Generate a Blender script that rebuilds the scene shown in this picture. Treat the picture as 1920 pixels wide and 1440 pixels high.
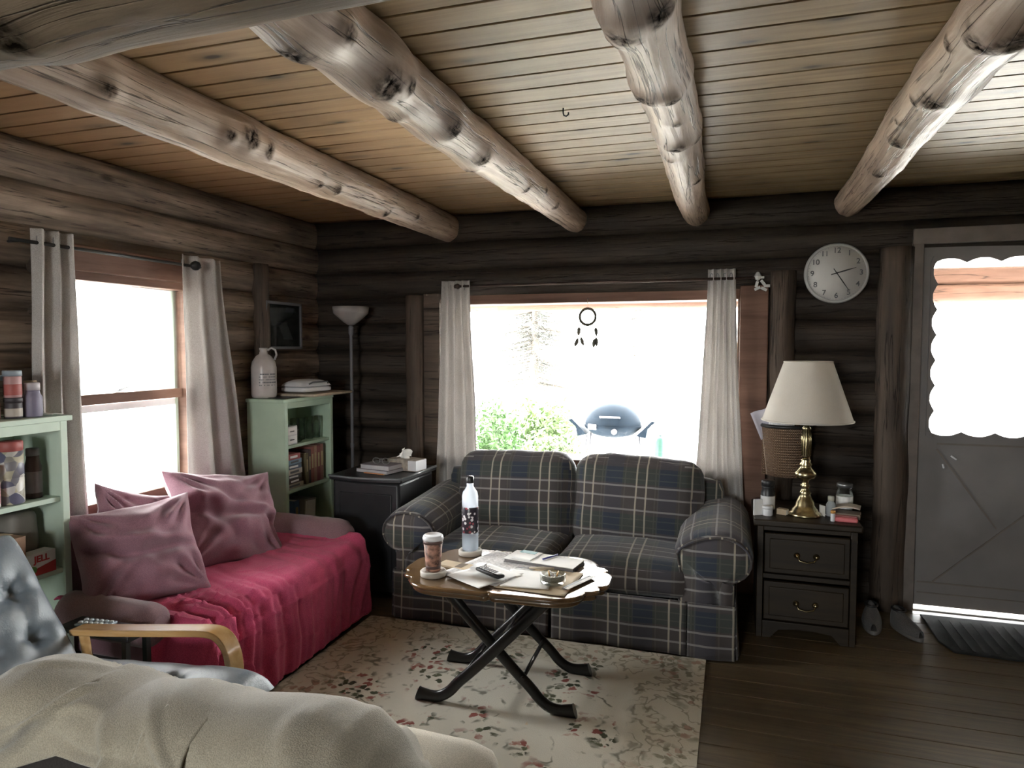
import bpy, bmesh, math, random
from mathutils import Vector, Matrix, noise, Euler
R = math.radians
PI = math.pi
random.seed(7)
for o in list(bpy.data.objects): bpy.data.objects.remove(o)
sc = bpy.context.scene
COL = sc.collection
WX, WY, CZ = -2.905, 4.39, 2.41          # inner face of left wall, of back wall, ceiling
RX, FY = 3.3, -2.3                       # right wall, wall behind the camera

# ------------------------------------------------------------------ camera, sky, exposure
cam = bpy.data.cameras.new('camera'); co = bpy.data.objects.new('camera', cam); COL.objects.link(co)
co.location = (0, 0, 1.5)
co.rotation_euler = (R(90 - 3.02), 0, R(17.8))
cam.sensor_fit = 'HORIZONTAL'; cam.sensor_width = 36; cam.lens = 36 * 1290 / 1920; cam.clip_start = .02; cam.clip_end = 300
sc.camera = co
sc.view_settings.view_transform = 'Standard'; sc.view_settings.look = 'None'
sc.view_settings.gamma = 1; sc.view_settings.use_curve_mapping = False
sc.view_settings.exposure = 3.55
w = bpy.data.worlds.new('overcast_sky'); sc.world = w; w.use_nodes = True
bg = w.node_tree.nodes['Background']; bg.inputs[0].default_value = (.965, .99, .975, 1); bg.inputs[1].default_value = 4.2
sc.cycles.max_bounces = 12; sc.cycles.diffuse_bounces = 6; sc.cycles.transparent_max_bounces = 16
sc.cycles.sample_clamp_indirect = 6
sc.cycles.use_denoising = True
def portal(name, loc, rot, sx, sy):
    l = bpy.data.lights.new(name, 'AREA'); l.shape = 'RECTANGLE'; l.size = sx; l.size_y = sy
    l.cycles.is_portal = True
    o = bpy.data.objects.new(name, l); COL.objects.link(o); o.location = loc; o.rotation_euler = rot
portal('sky_portal', (-.94, WY + .32, 1.28), (R(-90), 0, 0), 2.1, 1.2)
portal('sky_portal', (1.46, WY + .32, 1.1), (R(-90), 0, 0), 1.1, 2.3)
portal('sky_portal', (WX - .32, 2.74, 1.3), (0, R(-90), 0), 1.3, .8)

portal('sky_portal', (-1.05, FY - .32, 1.45), (R(90), 0, 0), 1.1, 1.0)  # at the added fill window

# ------------------------------------------------------------------ materials
def nodes(name):
    m = bpy.data.materials.new(name); m.use_nodes = True; nt = m.node_tree
    return m, nt, nt.nodes['Principled BSDF']
class NT:
    """small node writer"""
    def __init__(s, nt): s.nt = nt
    def n(s, t, **k):
        x = s.nt.nodes.new(t)
        for a, b in k.items(): setattr(x, a, b)
        return x
    def set(s, sock, v):
        if hasattr(v, 'is_linked'): s.nt.links.new(v, sock)
        elif v is not None: sock.default_value = v
    def math(s, op, a, b=None, c=None, clamp=False):
        x = s.n('ShaderNodeMath', operation=op); x.use_clamp = clamp
        s.set(x.inputs[0], a); s.set(x.inputs[1], b)
        if c is not None: s.set(x.inputs[2], c)
        return x.outputs[0]
    def mix(s, f, a, b, blend='MIX'):
        x = s.n('ShaderNodeMix', data_type='RGBA', blend_type=blend)
        s.set(x.inputs[0], f); s.set(x.inputs[6], a); s.set(x.inputs[7], b)
        return x.outputs[2]
    def coord(s, kind='Object'): return s.n('ShaderNodeTexCoord').outputs[kind]
    def mapping(s, v, scale=(1, 1, 1), rot=(0, 0, 0), loc=(0, 0, 0)):
        x = s.n('ShaderNodeMapping'); s.set(x.inputs[0], v)
        x.inputs['Location'].default_value = loc; x.inputs['Rotation'].default_value = rot; x.inputs['Scale'].default_value = scale
        return x.outputs[0]
    def noise(s, v, scale, detail=4, rough=.55, out=0, dist=0):
        x = s.n('ShaderNodeTexNoise'); s.set(x.inputs['Vector'], v); x.inputs['Scale'].default_value = scale
        x.inputs['Detail'].default_value = detail; x.inputs['Roughness'].default_value = rough; x.inputs['Distortion'].default_value = dist
        return x.outputs[out]
    def voro(s, v, scale, out='Distance', feature='F1', rnd=1):
        x = s.n('ShaderNodeTexVoronoi', feature=feature); s.set(x.inputs['Vector'], v); x.inputs['Scale'].default_value = scale
        x.inputs['Randomness'].default_value = rnd
        return x.outputs[out]
    def ramp(s, f, stops):
        x = s.n('ShaderNodeValToRGB'); s.set(x.inputs[0], f); cr = x.color_ramp
        while len(cr.elements) < len(stops): cr.elements.new(.5)
        for e, (p, c) in zip(cr.elements, stops):
            e.position = p; e.color = (c, c, c, 1) if isinstance(c, (int, float)) else (*c, 1)
        return x.outputs[0]
    def bump(s, h, strength, dist=.01):
        x = s.n('ShaderNodeBump'); s.set(x.inputs['Height'], h); x.inputs['Strength'].default_value = strength; x.inputs['Distance'].default_value = dist
        return x.outputs[0]
    def sep(s, v):
        x = s.n('ShaderNodeSeparateXYZ'); s.set(x.inputs[0], v); return x.outputs
    def comb(s, x_, y_, z_=0.0):
        x = s.n('ShaderNodeCombineXYZ'); s.set(x.inputs[0], x_); s.set(x.inputs[1], y_); s.set(x.inputs[2], z_); return x.outputs[0]
def c4(c): return (*c, 1)
def plain(name, col, rough=.6, metal=0, var=.12, vscale=12, bump=0, bscale=60, spec=None, alpha=None, trans=0, emit=None, ior=None, sheen=0, coat=0):
    m, nt, p = nodes(name); g = NT(nt); tc = g.coord()
    if var:
        f = g.noise(tc, vscale, 5)
        g.set(p.inputs['Base Color'], g.mix(g.ramp(f, [(.3, 0), (.7, 1)]), c4([max(0, c * (1 - var * 2)) for c in col]), c4([min(1, c * (1 + var)) for c in col])))
    else: p.inputs['Base Color'].default_value = c4(col)
    p.inputs['Roughness'].default_value = rough; p.inputs['Metallic'].default_value = metal
    if bump: g.set(p.inputs['Normal'], g.bump(g.noise(tc, bscale, 6, .7), bump))
    if spec is not None: p.inputs['Specular IOR Level'].default_value = spec
    if trans: p.inputs['Transmission Weight'].default_value = trans
    if ior: p.inputs['IOR'].default_value = ior
    if sheen: p.inputs['Sheen Weight'].default_value = sheen
    if coat: p.inputs['Coat Weight'].default_value = coat
    return m
def wood_uv(name, dark, light, rough=.65, su=1.6, sv=22, bump=.5, blotch=.5, cracks=True, spec=.3, knots=.0):
    """log wood: u runs along the log, v around it; knot attribute darkens real knots"""
    m, nt, p = nodes(name); g = NT(nt); uv = g.coord('UV')
    v = g.mapping(uv, (su, sv, 1))
    grain = g.noise(v, 1.0, 8, .65, dist=.4)
    big = g.noise(g.mapping(uv, (1.3, 5, 1)), 1.5, 3)
    col = g.mix(g.ramp(grain, [(.32, 0), (.68, 1)]), c4(dark), c4(light))
    col = g.mix(g.math('MULTIPLY', g.ramp(big, [(.35, 1), (.62, 0)]), blotch), col, c4([c * .45 for c in dark]))
    h = grain
    if cracks:
        cr = g.noise(g.mapping(uv, (su * .6, sv * 1.2, 1), loc=(3, 7, 0)), 1, 4, .5)
        crk = g.ramp(g.math('ABSOLUTE', g.math('SUBTRACT', cr, .5)), [(0, 1), (.012, .0)])
        col = g.mix(g.math('MULTIPLY', crk, .8), col, c4([c * .1 for c in dark])); h = g.math('SUBTRACT', grain, crk)
    if knots:
        vd = g.voro(g.mapping(uv, (1.1, 2.8, 1)), 1.6)
        k = g.ramp(vd, [(.05, 1), (.1, 0)])
        col = g.mix(g.math('MULTIPLY', k, knots), col, c4([c * .2 for c in dark]))
    at = g.n('ShaderNodeAttribute', attribute_name='knot').outputs['Fac']
    kn = g.math('MULTIPLY', at, g.ramp(g.noise(uv, 60, 4), [(.35, .5), (.6, 1)]), clamp=True)
    col = g.mix(kn, col, (.005, .0035, .0025, 1))
    g.set(p.inputs['Base Color'], col); p.inputs['Specular IOR Level'].default_value = spec
    g.set(p.inputs['Roughness'], g.math('ADD', g.math('MULTIPLY', kn, .9 - rough), rough)); g.set(p.inputs['Specular IOR Level'], g.math('MULTIPLY', g.math('SUBTRACT', 1.0, kn), spec))
    g.set(p.inputs['Normal'], g.bump(h, bump, .012))
    return m
def wood_obj(name, dark, light, axis='x', rough=.5, s=1.5, a=25, bump=.15, coat=0, spec=.4):
    m, nt, p = nodes(name); g = NT(nt); tc = g.coord()
    sc_ = {'x': (s, a, a), 'y': (a, s, a), 'z': (a, a, s)}[axis]
    gr = g.noise(g.mapping(tc, sc_), 1, 8, .6, dist=.6)
    big = g.noise(tc, 3, 3)
    col = g.mix(g.ramp(gr, [(.3, 0), (.7, 1)]), c4(dark), c4(light))
    col = g.mix(g.math('MULTIPLY', g.ramp(big, [(.4, 1), (.6, 0)]), .3), col, c4([c * .6 for c in dark]))
    g.set(p.inputs['Base Color'], col); p.inputs['Roughness'].default_value = rough; p.inputs['Specular IOR Level'].default_value = spec
    p.inputs['Coat Weight'].default_value = coat; p.inputs['Coat Roughness'].default_value = .12
    g.set(p.inputs['Normal'], g.bump(gr, bump, .004))
    return m
def boards(name, dark, light, warm, pitch, axis, rough, hue=True, knots=True, bump=.2, spec=.3):
    """planks along x, one tone per plank"""
    m, nt, p = nodes(name); g = NT(nt); tc = g.coord(); x, y, z = g.sep(tc)
    idx = g.math('FLOOR', g.math('DIVIDE', y, pitch))
    wn = g.n('ShaderNodeTexWhiteNoise', noise_dimensions='1D'); g.set(wn.inputs['W'], idx)
    rv = wn.outputs['Value']
    v = g.comb(g.math('ADD', g.math('MULTIPLY', x, 1.3), g.math('MULTIPLY', rv, 37)), g.math('MULTIPLY', y, 30), 0.0)
    gr = g.noise(v, 1, 7, .6, dist=.7)
    col = g.mix(g.ramp(gr, [(.3, 0), (.7, 1)]), c4(dark), c4(light))
    col = g.mix(g.math('MULTIPLY', rv, .45), col, c4([c * .62 for c in light]))
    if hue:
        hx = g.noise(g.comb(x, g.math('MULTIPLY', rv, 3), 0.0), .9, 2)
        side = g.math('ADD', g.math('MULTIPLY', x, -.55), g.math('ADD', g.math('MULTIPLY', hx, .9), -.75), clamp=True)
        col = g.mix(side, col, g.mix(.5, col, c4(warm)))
    if knots:
        kv = g.comb(g.math('ADD', g.math('MULTIPLY', x, 2.6), g.math('MULTIPLY', rv, 19)), g.math('MULTIPLY', y, 7.0), 0.0)
        vd = g.voro(kv, 1.0)
        ring = g.ramp(vd, [(.06, 1), (.11, .0)])
        halo = g.ramp(vd, [(.10, .7), (.28, 0)])
        col = g.mix(halo, col, c4([c * .55 for c in dark])); col = g.mix(g.math('MULTIPLY', ring, .85), col, (.02, .012, .008, 1))
    st = g.ramp(g.noise(tc, 2.2, 4), [(.4, .0), (.7, .35)])
    col = g.mix(st, col, c4([c * .5 for c in dark]))
    g.set(p.inputs['Base Color'], col); p.inputs['Roughness'].default_value = rough; p.inputs['Specular IOR Level'].default_value = spec
    g.set(p.inputs['Normal'], g.bump(gr, bump, .004))
    return m
def lines(g, u, period, offs, width):
    """sum of thin stripes at offs within period (metres)"""
    tot = None
    for o in offs:
        fr = g.math('FRACT', g.math('DIVIDE', g.math('ADD', u, 100 * period - o + width / 2), period))
        l = g.math('LESS_THAN', fr, width / period)
        tot = l if tot is None else g.math('ADD', tot, l, clamp=True)
    return tot
def plaid_mat():
    m, nt, p = nodes('plaid_fabric'); g = NT(nt); uv = g.coord('UV')
    wob = g.noise(uv, 6, 2, out=1); ad = g.n('ShaderNodeVectorMath', operation='MULTIPLY_ADD')
    g.set(ad.inputs[0], wob); ad.inputs[1].default_value = (.006, .006, 0); g.set(ad.inputs[2], uv)
    x, y, z = g.sep(ad.outputs[0])
    base = c4((.10, .086, .085)); navy = c4((.066, .078, .125)); green = c4((.07, .086, .078))
    bu = lines(g, x, .30, [.17], .10); bv = lines(g, y, .26, [.19], .09)
    col = g.mix(g.math('MULTIPLY', bu, .3), base, navy); col = g.mix(g.math('MULTIPLY', bv, .7), col, green)
    nb = g.math('MULTIPLY', bu, bv); col = g.mix(g.math('MULTIPLY', nb, .6), col, c4((.04, .055, .10)))
    fu = lines(g, x, .30, [.105, .122, .235], .007); fv = lines(g, y, .26, [.17, .21], .006)
    col = g.mix(g.math('MULTIPLY', g.math('ADD', fu, fv, clamp=True), .3), col, c4((.19, .19, .15)))
    gu = lines(g, x, .30, [.0, .055], .009); gv = lines(g, y, .26, [.0, .07, .13], .010)
    col = g.mix(g.math('MULTIPLY', gv, .65), col, c4((.42, .41, .40)))
    col = g.mix(g.math('MULTIPLY', gu, .75), col, c4((.56, .51, .41)))
    wv = g.noise(g.mapping(uv, (500, 500, 1)), 1, 2)
    col = g.mix(.35, col, g.mix(g.ramp(wv, [(.35, 0), (.65, 1)]), c4((.02, .02, .02)), c4((.22, .22, .22))), 'OVERLAY')
    g.set(p.inputs['Base Color'], col); p.inputs['Roughness'].default_value = .92; p.inputs['Sheen Weight'].default_value = .25
    p.inputs['Specular IOR Level'].default_value = .15
    g.set(p.inputs['Normal'], g.bump(g.noise(uv, 9, 4), .35, .02))
    return m
def rug_mat():
    m, nt, p = nodes('floral_rug'); g = NT(nt); tc = g.coord(); x, y, z = g.sep(tc)
    warp = g.noise(tc, 5, 4, out=1)
    ad = g.n('ShaderNodeVectorMath', operation='MULTIPLY_ADD'); g.set(ad.inputs[0], warp); ad.inputs[1].default_value = (.16, .16, 0); g.set(ad.inputs[2], tc)
    wv = ad.outputs[0]
    field = g.mix(g.noise(tc, 3, 5), c4((.56, .53, .45)), c4((.72, .69, .61)))
    # vines
    vn = g.noise(wv, 5.5, 2, .4)
    vine = g.ramp(g.math('ABSOLUTE', g.math('SUBTRACT', vn, .5)), [(.008, 1), (.03, 0)])
    msk = g.ramp(g.noise(tc, 9, 2), [(.50, 0), (.58, 1)])
    field = g.mix(g.math('MULTIPLY', g.math('MULTIPLY', vine, msk), .75), field, c4((.10, .10, .07)))
    # bouquets: clusters where a coarse voronoi is near; petals and leaves from a fine one
    big = g.voro(wv, 3.0); clus = g.ramp(g.noise(tc, 4.2, 3, .5), [(.49, 0), (.56, 1)])
    fine = g.voro(wv, 27); petal = g.ramp(g.math('ADD', fine, g.math('MULTIPLY', g.noise(tc, 90, 2), .4)), [(.60, 1), (.72, 0)])
    rc = g.voro(wv, 27, out='Color'); rr, rg_, rb = g.sep(rc)
    isred = g.math('GREATER_THAN', rr, .55)
    pc = g.mix(isred, g.mix(rg_, c4((.03, .035, .02)), c4((.11, .12, .07))), g.mix(rb, c4((.24, .06, .05)), c4((.40, .20, .16))))
    keep = g.math('GREATER_THAN', rg_, .15)
    field = g.mix(g.math('MULTIPLY', g.math('MULTIPLY', g.math('MULTIPLY', clus, petal), keep), .97), field, pc)
    # scrolled border near the rug edge
    ex = g.math('SUBTRACT', .86, g.math('ABSOLUTE', x)); ey = g.math('SUBTRACT', 1.15, g.math('ABSOLUTE', y))
    e = g.math('ADD', g.math('MINIMUM', ex, ey), g.math('MULTIPLY', g.noise(tc, 4, 3), .22))
    inb = g.ramp(e, [(.30, 1), (.36, 0)])
    scr = g.noise(wv, 10, 2); sc2 = g.ramp(g.math('ABSOLUTE', g.math('SUBTRACT', scr, .5)), [(.012, 1), (.03, 0)])
    bord = g.mix(g.math('MULTIPLY', sc2, .55), g.mix(.5, field, c4((.44, .40, .31))), c4((.15, .13, .09)))
    col = g.mix(inb, field, bord)
    g.set(p.inputs['Base Color'], col); p.inputs['Roughness'].default_value = .95; p.inputs['Specular IOR Level'].default_value = .1
    g.set(p.inputs['Normal'], g.bump(g.noise(tc, 220, 3), .5, .004))
    return m
def fabric(name, col, var=.15, sheen=.2, weave=400, bump=.2, trans=0, fuzz=0):
    m, nt, p = nodes(name); g = NT(nt); tc = g.coord()
    n1 = g.noise(tc, 5, 5); n2 = g.noise(tc, weave, 2)
    c = g.mix(g.ramp(n1, [(.3, 0), (.7, 1)]), c4([x * (1 - var) for x in col]), c4([min(1, x * (1 + var)) for x in col]))
    c = g.mix(.3 + fuzz, c, g.mix(g.ramp(n2, [(.35, 0), (.65, 1)]), (.2, .2, .2, 1), (.8, .8, .8, 1)), 'OVERLAY')
    g.set(p.inputs['Base Color'], c); p.inputs['Roughness'].default_value = .95; p.inputs['Sheen Weight'].default_value = sheen
    p.inputs['Specular IOR Level'].default_value = .12
    g.set(p.inputs['Normal'], g.bump(n2, bump, .003))
    if trans:
        t = g.n('ShaderNodeBsdfTranslucent'); g.set(t.inputs[0], c)
        mx = g.n('ShaderNodeMixShader'); mx.inputs[0].default_value = trans
        nt.links.new(p.outputs[0], mx.inputs[1]); nt.links.new(t.outputs[0], mx.inputs[2])
        nt.links.new(mx.outputs[0], nt.nodes['Material Output'].inputs[0])
    return m
def pane_mat(name, tint=(1, 1, 1), refl=.06):
    m = bpy.data.materials.new(name); m.use_nodes = True; nt = m.node_tree; nt.nodes.clear(); g = NT(nt)
    t = g.n('ShaderNodeBsdfTransparent'); t.inputs[0].default_value = c4(tint)
    gl = g.n('ShaderNodeBsdfGlossy'); gl.inputs['Roughness'].default_value = .03
    fr = g.n('ShaderNodeFresnel'); fr.inputs[0].default_value = 1.45
    mx = g.n('ShaderNodeMixShader'); g.set(mx.inputs[0], g.math('MULTIPLY', fr.outputs[0], refl / .04 * .6))
    nt.links.new(t.outputs[0], mx.inputs[1]); nt.links.new(gl.outputs[0], mx.inputs[2])
    o = g.n('ShaderNodeOutputMaterial'); nt.links.new(mx.outputs[0], o.inputs[0])
    return m
M = {}
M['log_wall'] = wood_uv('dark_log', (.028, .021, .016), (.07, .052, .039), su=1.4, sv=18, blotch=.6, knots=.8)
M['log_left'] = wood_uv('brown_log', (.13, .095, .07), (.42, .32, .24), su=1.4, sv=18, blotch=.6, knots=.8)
M['log_beam'] = wood_uv('peeled_log', (.26, .175, .12), (.60, .47, .36), su=1.5, sv=20, bump=.6, blotch=.45, spec=.4, rough=.5)
M['log_girder'] = wood_uv('aged_log', (.11, .083, .055), (.28, .215, .15), su=1.4, sv=16, bump=.5, blotch=.5)
M['log_end'] = wood_uv('cut_log', (.26, .17, .12), (.42, .30, .22), su=8, sv=8, bump=.2, blotch=.2, cracks=False)
M['post'] = wood_uv('post_wood', (.055, .04, .03), (.125, .09, .066), su=1.2, sv=16, blotch=.4)
M['trim'] = wood_uv('stained_trim', (.11, .056, .038), (.21, .118, .082), su=1.2, sv=14, blotch=.2, bump=.15, cracks=False)
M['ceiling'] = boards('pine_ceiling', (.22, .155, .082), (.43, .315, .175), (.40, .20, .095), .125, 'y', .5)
M['floor'] = boards('plank_floor', (.07, .05, .028), (.16, .115, .062), (.1, .05, .03), .14, 'y', .42, hue=False, knots=False, bump=.3, spec=.35)
M['gap'] = plain('dark_gap', (.02, .014, .01), .9, var=0)  # dark backing behind the board joints
M['plaid'] = plaid_mat(); M['rug'] = rug_mat()
M['curtain'] = fabric('linen_curtain', (.56, .535, .515), .08, .1, 300, .15, trans=.3)
M['throw'] = fabric('magenta_throw', (.55, .08, .175), .12, .12, 260, .4)
M['plum'] = fabric('plum_cover', (.28, .145, .18), .12, .35, 350, .3)
M['mauve'] = fabric('mauve_bolster', (.25, .155, .17), .1, .3, 350, .2)
M['blanket'] = fabric('beige_fleece', (.29, .26, .20), .10, .5, 420, .5, fuzz=.05)
M['leather'] = plain('blue_black_leather', (.17, .20, .23), .34, var=.1, bump=.25, bscale=140, spec=.7)
M['bentwood'] = wood_obj('birch_bentwood', (.50, .28, .10), (.70, .46, .22), 'x', .25, coat=1)
M['dark_frame'] = plain('black_frame', (.02, .018, .018), .5)
M['green_paint'] = plain('mint_paint', (.42, .55, .42), .5, var=.05, vscale=6)
M['white_green'] = plain('pale_mint_paint', (.50, .60, .50), .5, var=.05, vscale=6)
M['table_top'] = wood_obj('varnished_walnut', (.10, .055, .025), (.25, .15, .07), 'x', .16, coat=.9)
M['black_lacquer'] = plain('black_lacquer', (.012, .012, .013), .28, var=.2, spec=.6)
M['night_wood'] = wood_obj('dark_oak', (.014, .009, .005), (.04, .026, .013), 'x', .5)
M['brass'] = plain('aged_brass', (.55, .47, .28), .27, metal=1, var=.2, vscale=30)
M['shade'] = fabric('linen_lampshade', (.86, .82, .75), .05, .1, 500, .2, trans=.35)
M['white_plastic'] = plain('white_plastic', (.72, .72, .74), .35, var=.03)
M['stoneware'] = plain('grey_stoneware', (.48, .45, .43), .3, var=.08)
M['paper'] = plain('white_paper', (.9, .9, .89), .8, var=.03)
M['newsprint'] = plain('newsprint', (.74, .73, .74), .85, var=.18, vscale=90)
M['manila'] = plain('manila', (.66, .54, .38), .8, var=.06)
M['black_plastic'] = plain('black_plastic', (.02, .02, .022), .4, var=.1)
M['black_box'] = plain('black_cabinet', (.022, .022, .024), .45, var=.15)
M['grey_edge'] = plain('grey_lid', (.16, .17, .18), .35, var=.08)
M['glass'] = pane_mat('window_glass')
M['tumbler'] = pane_mat('tumbler_glass', (.93, .96, .94), .05)
M['bottle_glass'] = pane_mat('bottle_glass', (.84, .88, .93), .07)
def window_light_mix(m, f, c):  # mixes in pale translucence imitating window light refracted in the glass
    nt = m.node_tree; out = [n for n in nt.nodes if n.type == 'OUTPUT_MATERIAL'][0]; src = out.inputs[0].links[0].from_socket
    d = nt.nodes.new('ShaderNodeBsdfTranslucent'); d.inputs[0].default_value = c4(c); mx = nt.nodes.new('ShaderNodeMixShader'); mx.inputs[0].default_value = f
    nt.links.new(src, mx.inputs[1]); nt.links.new(d.outputs[0], mx.inputs[2]); nt.links.new(mx.outputs[0], out.inputs[0])
window_light_mix(M['bottle_glass'], .33, (.8, .82, .86))
M['wicker'] = None
M['clock_face'] = plain('clock_face', (.56, .55, .53), .45, var=.03)
M['clock_rim'] = plain('clock_rim', (.42, .42, .41), .4, var=.05)
M['ink'] = plain('dark_ink', (.025, .025, .025), .6, var=0)
M['ink_grey'] = plain('grey_ink', (.13, .13, .14), .6, var=0)
M['door'] = plain('door_paint', (.22, .205, .20), .55, var=.06, vscale=5, bump=.08, bscale=40)
M['frame_dark'] = plain('door_casing', (.19, .16, .14), .55, var=.1)
M['grey_metal'] = plain('grey_metal', (.3, .3, .31), .35, metal=.8, var=.1)
M['mat'] = plain('rubber_mat', (.016, .016, .016), .95, var=.4, bump=.8, bscale=160)
M['shoe'] = fabric('grey_shoe', (.12, .115, .11), .2, .1, 200, .3)
M['fleece_dark'] = fabric('dark_upholstery', (.03, .026, .024), .2, .1, 200, .3)
M['ground'] = plain('pale_lawn', (.66, .64, .60), .9, var=.12, vscale=3)
M['deck'] = plain('porch_deck', (.62, .60, .57), .8, var=.08)
M['leaf'] = plain('bush_leaf', (.04, .10, .02), .6, var=.25, vscale=2)
M['leaf_pale'] = plain('pale_leaf', (.085, .14, .04), .6, var=.25, vscale=2)
M['needle'] = plain('spruce_needle', (.05, .052, .045), .8, var=.2, vscale=2)
M['bark'] = plain('grey_bark', (.07, .06, .05), .9, var=.2)
M['grill'] = plain('grill_enamel', (.004, .010, .018), .75, var=.1, spec=.15)
M['grill_leg'] = plain('grill_leg', (.10, .10, .11), .5, var=.1)
M['tank'] = plain('green_tank', (.008, .045, .032), .5)
M['porch'] = wood_uv('porch_log', (.11, .055, .036), (.21, .115, .08), su=1.2, sv=10, blotch=.3)
M['feather'] = plain('dark_feather', (.09, .08, .06), .8)
M['rod_brown'] = plain('bronze_rod', (.10, .07, .06), .35, metal=.7)
M['rod_black'] = plain('black_rod', (.02, .02, .02), .4)
def colour(name, c, rough=.55, **k):
    key = 'c_' + name
    if key not in M: M[key] = plain(name, c, rough, var=k.pop('var', .06), **k)
    return M[key]
def wicker():
    m, nt, p = nodes('wicker_weave'); g = NT(nt); uv = g.coord('UV')
    x, y, z = g.sep(uv)
    wv = g.math('MULTIPLY', g.math('SINE', g.math('MULTIPLY', x, 330)), g.math('SINE', g.math('ADD', g.math('MULTIPLY', y, 420), g.math('MULTIPLY', g.math('ROUND', g.math('MULTIPLY', x, 105)), PI))))
    col = g.mix(g.ramp(wv, [(0, 0), (.8, 1)]), c4((.13, .075, .045)), c4((.42, .28, .18)))
    g.set(p.inputs['Base Color'], col); p.inputs['Roughness'].default_value = .6; g.set(p.inputs['Normal'], g.bump(wv, .8, .006))
    return m
M['wicker'] = wicker()

# ------------------------------------------------------------------ mesh helpers
class MB:
    def __init__(s): s.v = []; s.f = []; s.uv = []; s.knot = None; s.sm = []
    def add(s, vs, fs, uvs=None, smooth=False):
        b = len(s.v); s.v += [tuple(v) for v in vs]
        for i, f in enumerate(fs):
            s.f.append([b + j for j in f]); s.uv.append(uvs[i] if uvs else None); s.sm.append(smooth)
        return s
    def box(s, c, d, rot=None):
        x, y, z = [a / 2 for a in d]
        vs = [Vector((i, j, k)) for i in (-x, x) for j in (-y, y) for k in (-z, z)]
        if rot: e = Euler(rot).to_matrix(); vs = [e @ v for v in vs]
        vs = [v + Vector(c) for v in vs]
        return s.add(vs, [(0, 1, 3, 2), (4, 6, 7, 5), (0, 4, 5, 1), (2, 3, 7, 6), (0, 2, 6, 4), (1, 5, 7, 3)])
    def bb(s, x0, x1, y0, y1, z0, z1): return s.box(((x0 + x1) / 2, (y0 + y1) / 2, (z0 + z1) / 2), (x1 - x0, y1 - y0, z1 - z0))
    def tube(s, path, rad, n=12, cap=True, squash=None, uoff=None, up=None):
        path = [Vector(p) for p in path]; m = len(path)
        if not hasattr(rad, '__len__'): rad = [rad] * m
        vs = []; L = 0; us = []; prev = None
        if uoff is None: uoff = random.random() * 20
        for i, p in enumerate(path):
            t = (path[min(i + 1, m - 1)] - path[max(i - 1, 0)]).normalized()
            if prev is None:
                a = Vector(up) if up else (Vector((0, 0, 1)) if abs(t.z) < .9 else Vector((0, 1, 0)))
            else: a = prev
            a = (a - t * a.dot(t)).normalized(); b = t.cross(a); prev = a
            if i: L += (p - path[i - 1]).length
            us.append(L)
            sa, sb = squash if squash else (1, 1)
            for k in range(n):
                an = 2 * PI * k / n
                vs.append(p + (a * math.cos(an) * sa + b * math.sin(an) * sb) * rad[i])
        fs = []; uv = []
        rm = max(rad)
        for i in range(m - 1):
            for k in range(n):
                k2 = (k + 1) % n
                fs.append((i * n + k, i * n + k2, (i + 1) * n + k2, (i + 1) * n + k))
                va, vb = k / n * 2 * PI * rm + uoff, (k + 1) / n * 2 * PI * rm + uoff
                uv.append([(us[i] + uoff, va), (us[i] + uoff, vb), (us[i + 1] + uoff, vb), (us[i + 1] + uoff, va)])
        s.add(vs, fs, uv, True)
        if cap:
            b = len(s.v) - m * n
            s.f.append([b + k for k in range(n)][::-1]); s.uv.append(None); s.sm.append(False)
            s.f.append([b + (m - 1) * n + k for k in range(n)]); s.uv.append(None); s.sm.append(False)
        return s
    def lathe(s, prof, c=(0, 0, 0), n=24, smooth=True, sy=1):
        vs = []; c = Vector(c); m = len(prof)
        for r, z in prof:
            for k in range(n):
                a = 2 * PI * k / n; vs.append(c + Vector((r * math.cos(a), r * math.sin(a) * sy, z)))
        fs = []; uv = []; l = 0
        for i in range(m - 1):
            dl = math.hypot(prof[i + 1][0] - prof[i][0], prof[i + 1][1] - prof[i][1])
            for k in range(n):
                k2 = (k + 1) % n; fs.append((i * n + k, i * n + k2, (i + 1) * n + k2, (i + 1) * n + k))
                rr = max(prof[i][0], .001)
                uv.append([(k / n * 2 * PI * rr, l), ((k + 1) / n * 2 * PI * rr, l), ((k + 1) / n * 2 * PI * rr, l + dl), (k / n * 2 * PI * rr, l + dl)])
            l += dl
        s.add(vs, fs, uv, smooth); b = len(s.v) - m * n
        if prof[0][0] > 1e-4: s.f.append([b + k for k in range(n)][::-1]); s.uv.append(None); s.sm.append(False)
        if prof[-1][0] > 1e-4: s.f.append([b + (m - 1) * n + k for k in range(n)]); s.uv.append(None); s.sm.append(False)
        return s
    def prism(s, pts, a0, a1, axis='z'):
        """outline extruded along an axis; pts are in the other two axes in order"""
        def P(p, a): return {'z': (p[0], p[1], a), 'y': (p[0], a, p[1]), 'x': (a, p[0], p[1])}[axis]
        n = len(pts); vs = [P(p, a0) for p in pts] + [P(p, a1) for p in pts]
        fs = [list(range(n))[::-1], list(range(n, 2 * n))]; uv = [[pts[i] for i in fs[0]], [pts[i - n] for i in fs[1]]]
        l = 0
        for i in range(n):
            j = (i + 1) % n; d = math.hypot(pts[j][0] - pts[i][0], pts[j][1] - pts[i][1])
            fs.append((i, j, n + j, n + i)); uv.append([(l, a0), (l + d, a0), (l + d, a1), (l, a1)]); l += d
        return s.add(vs, fs, uv)
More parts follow.
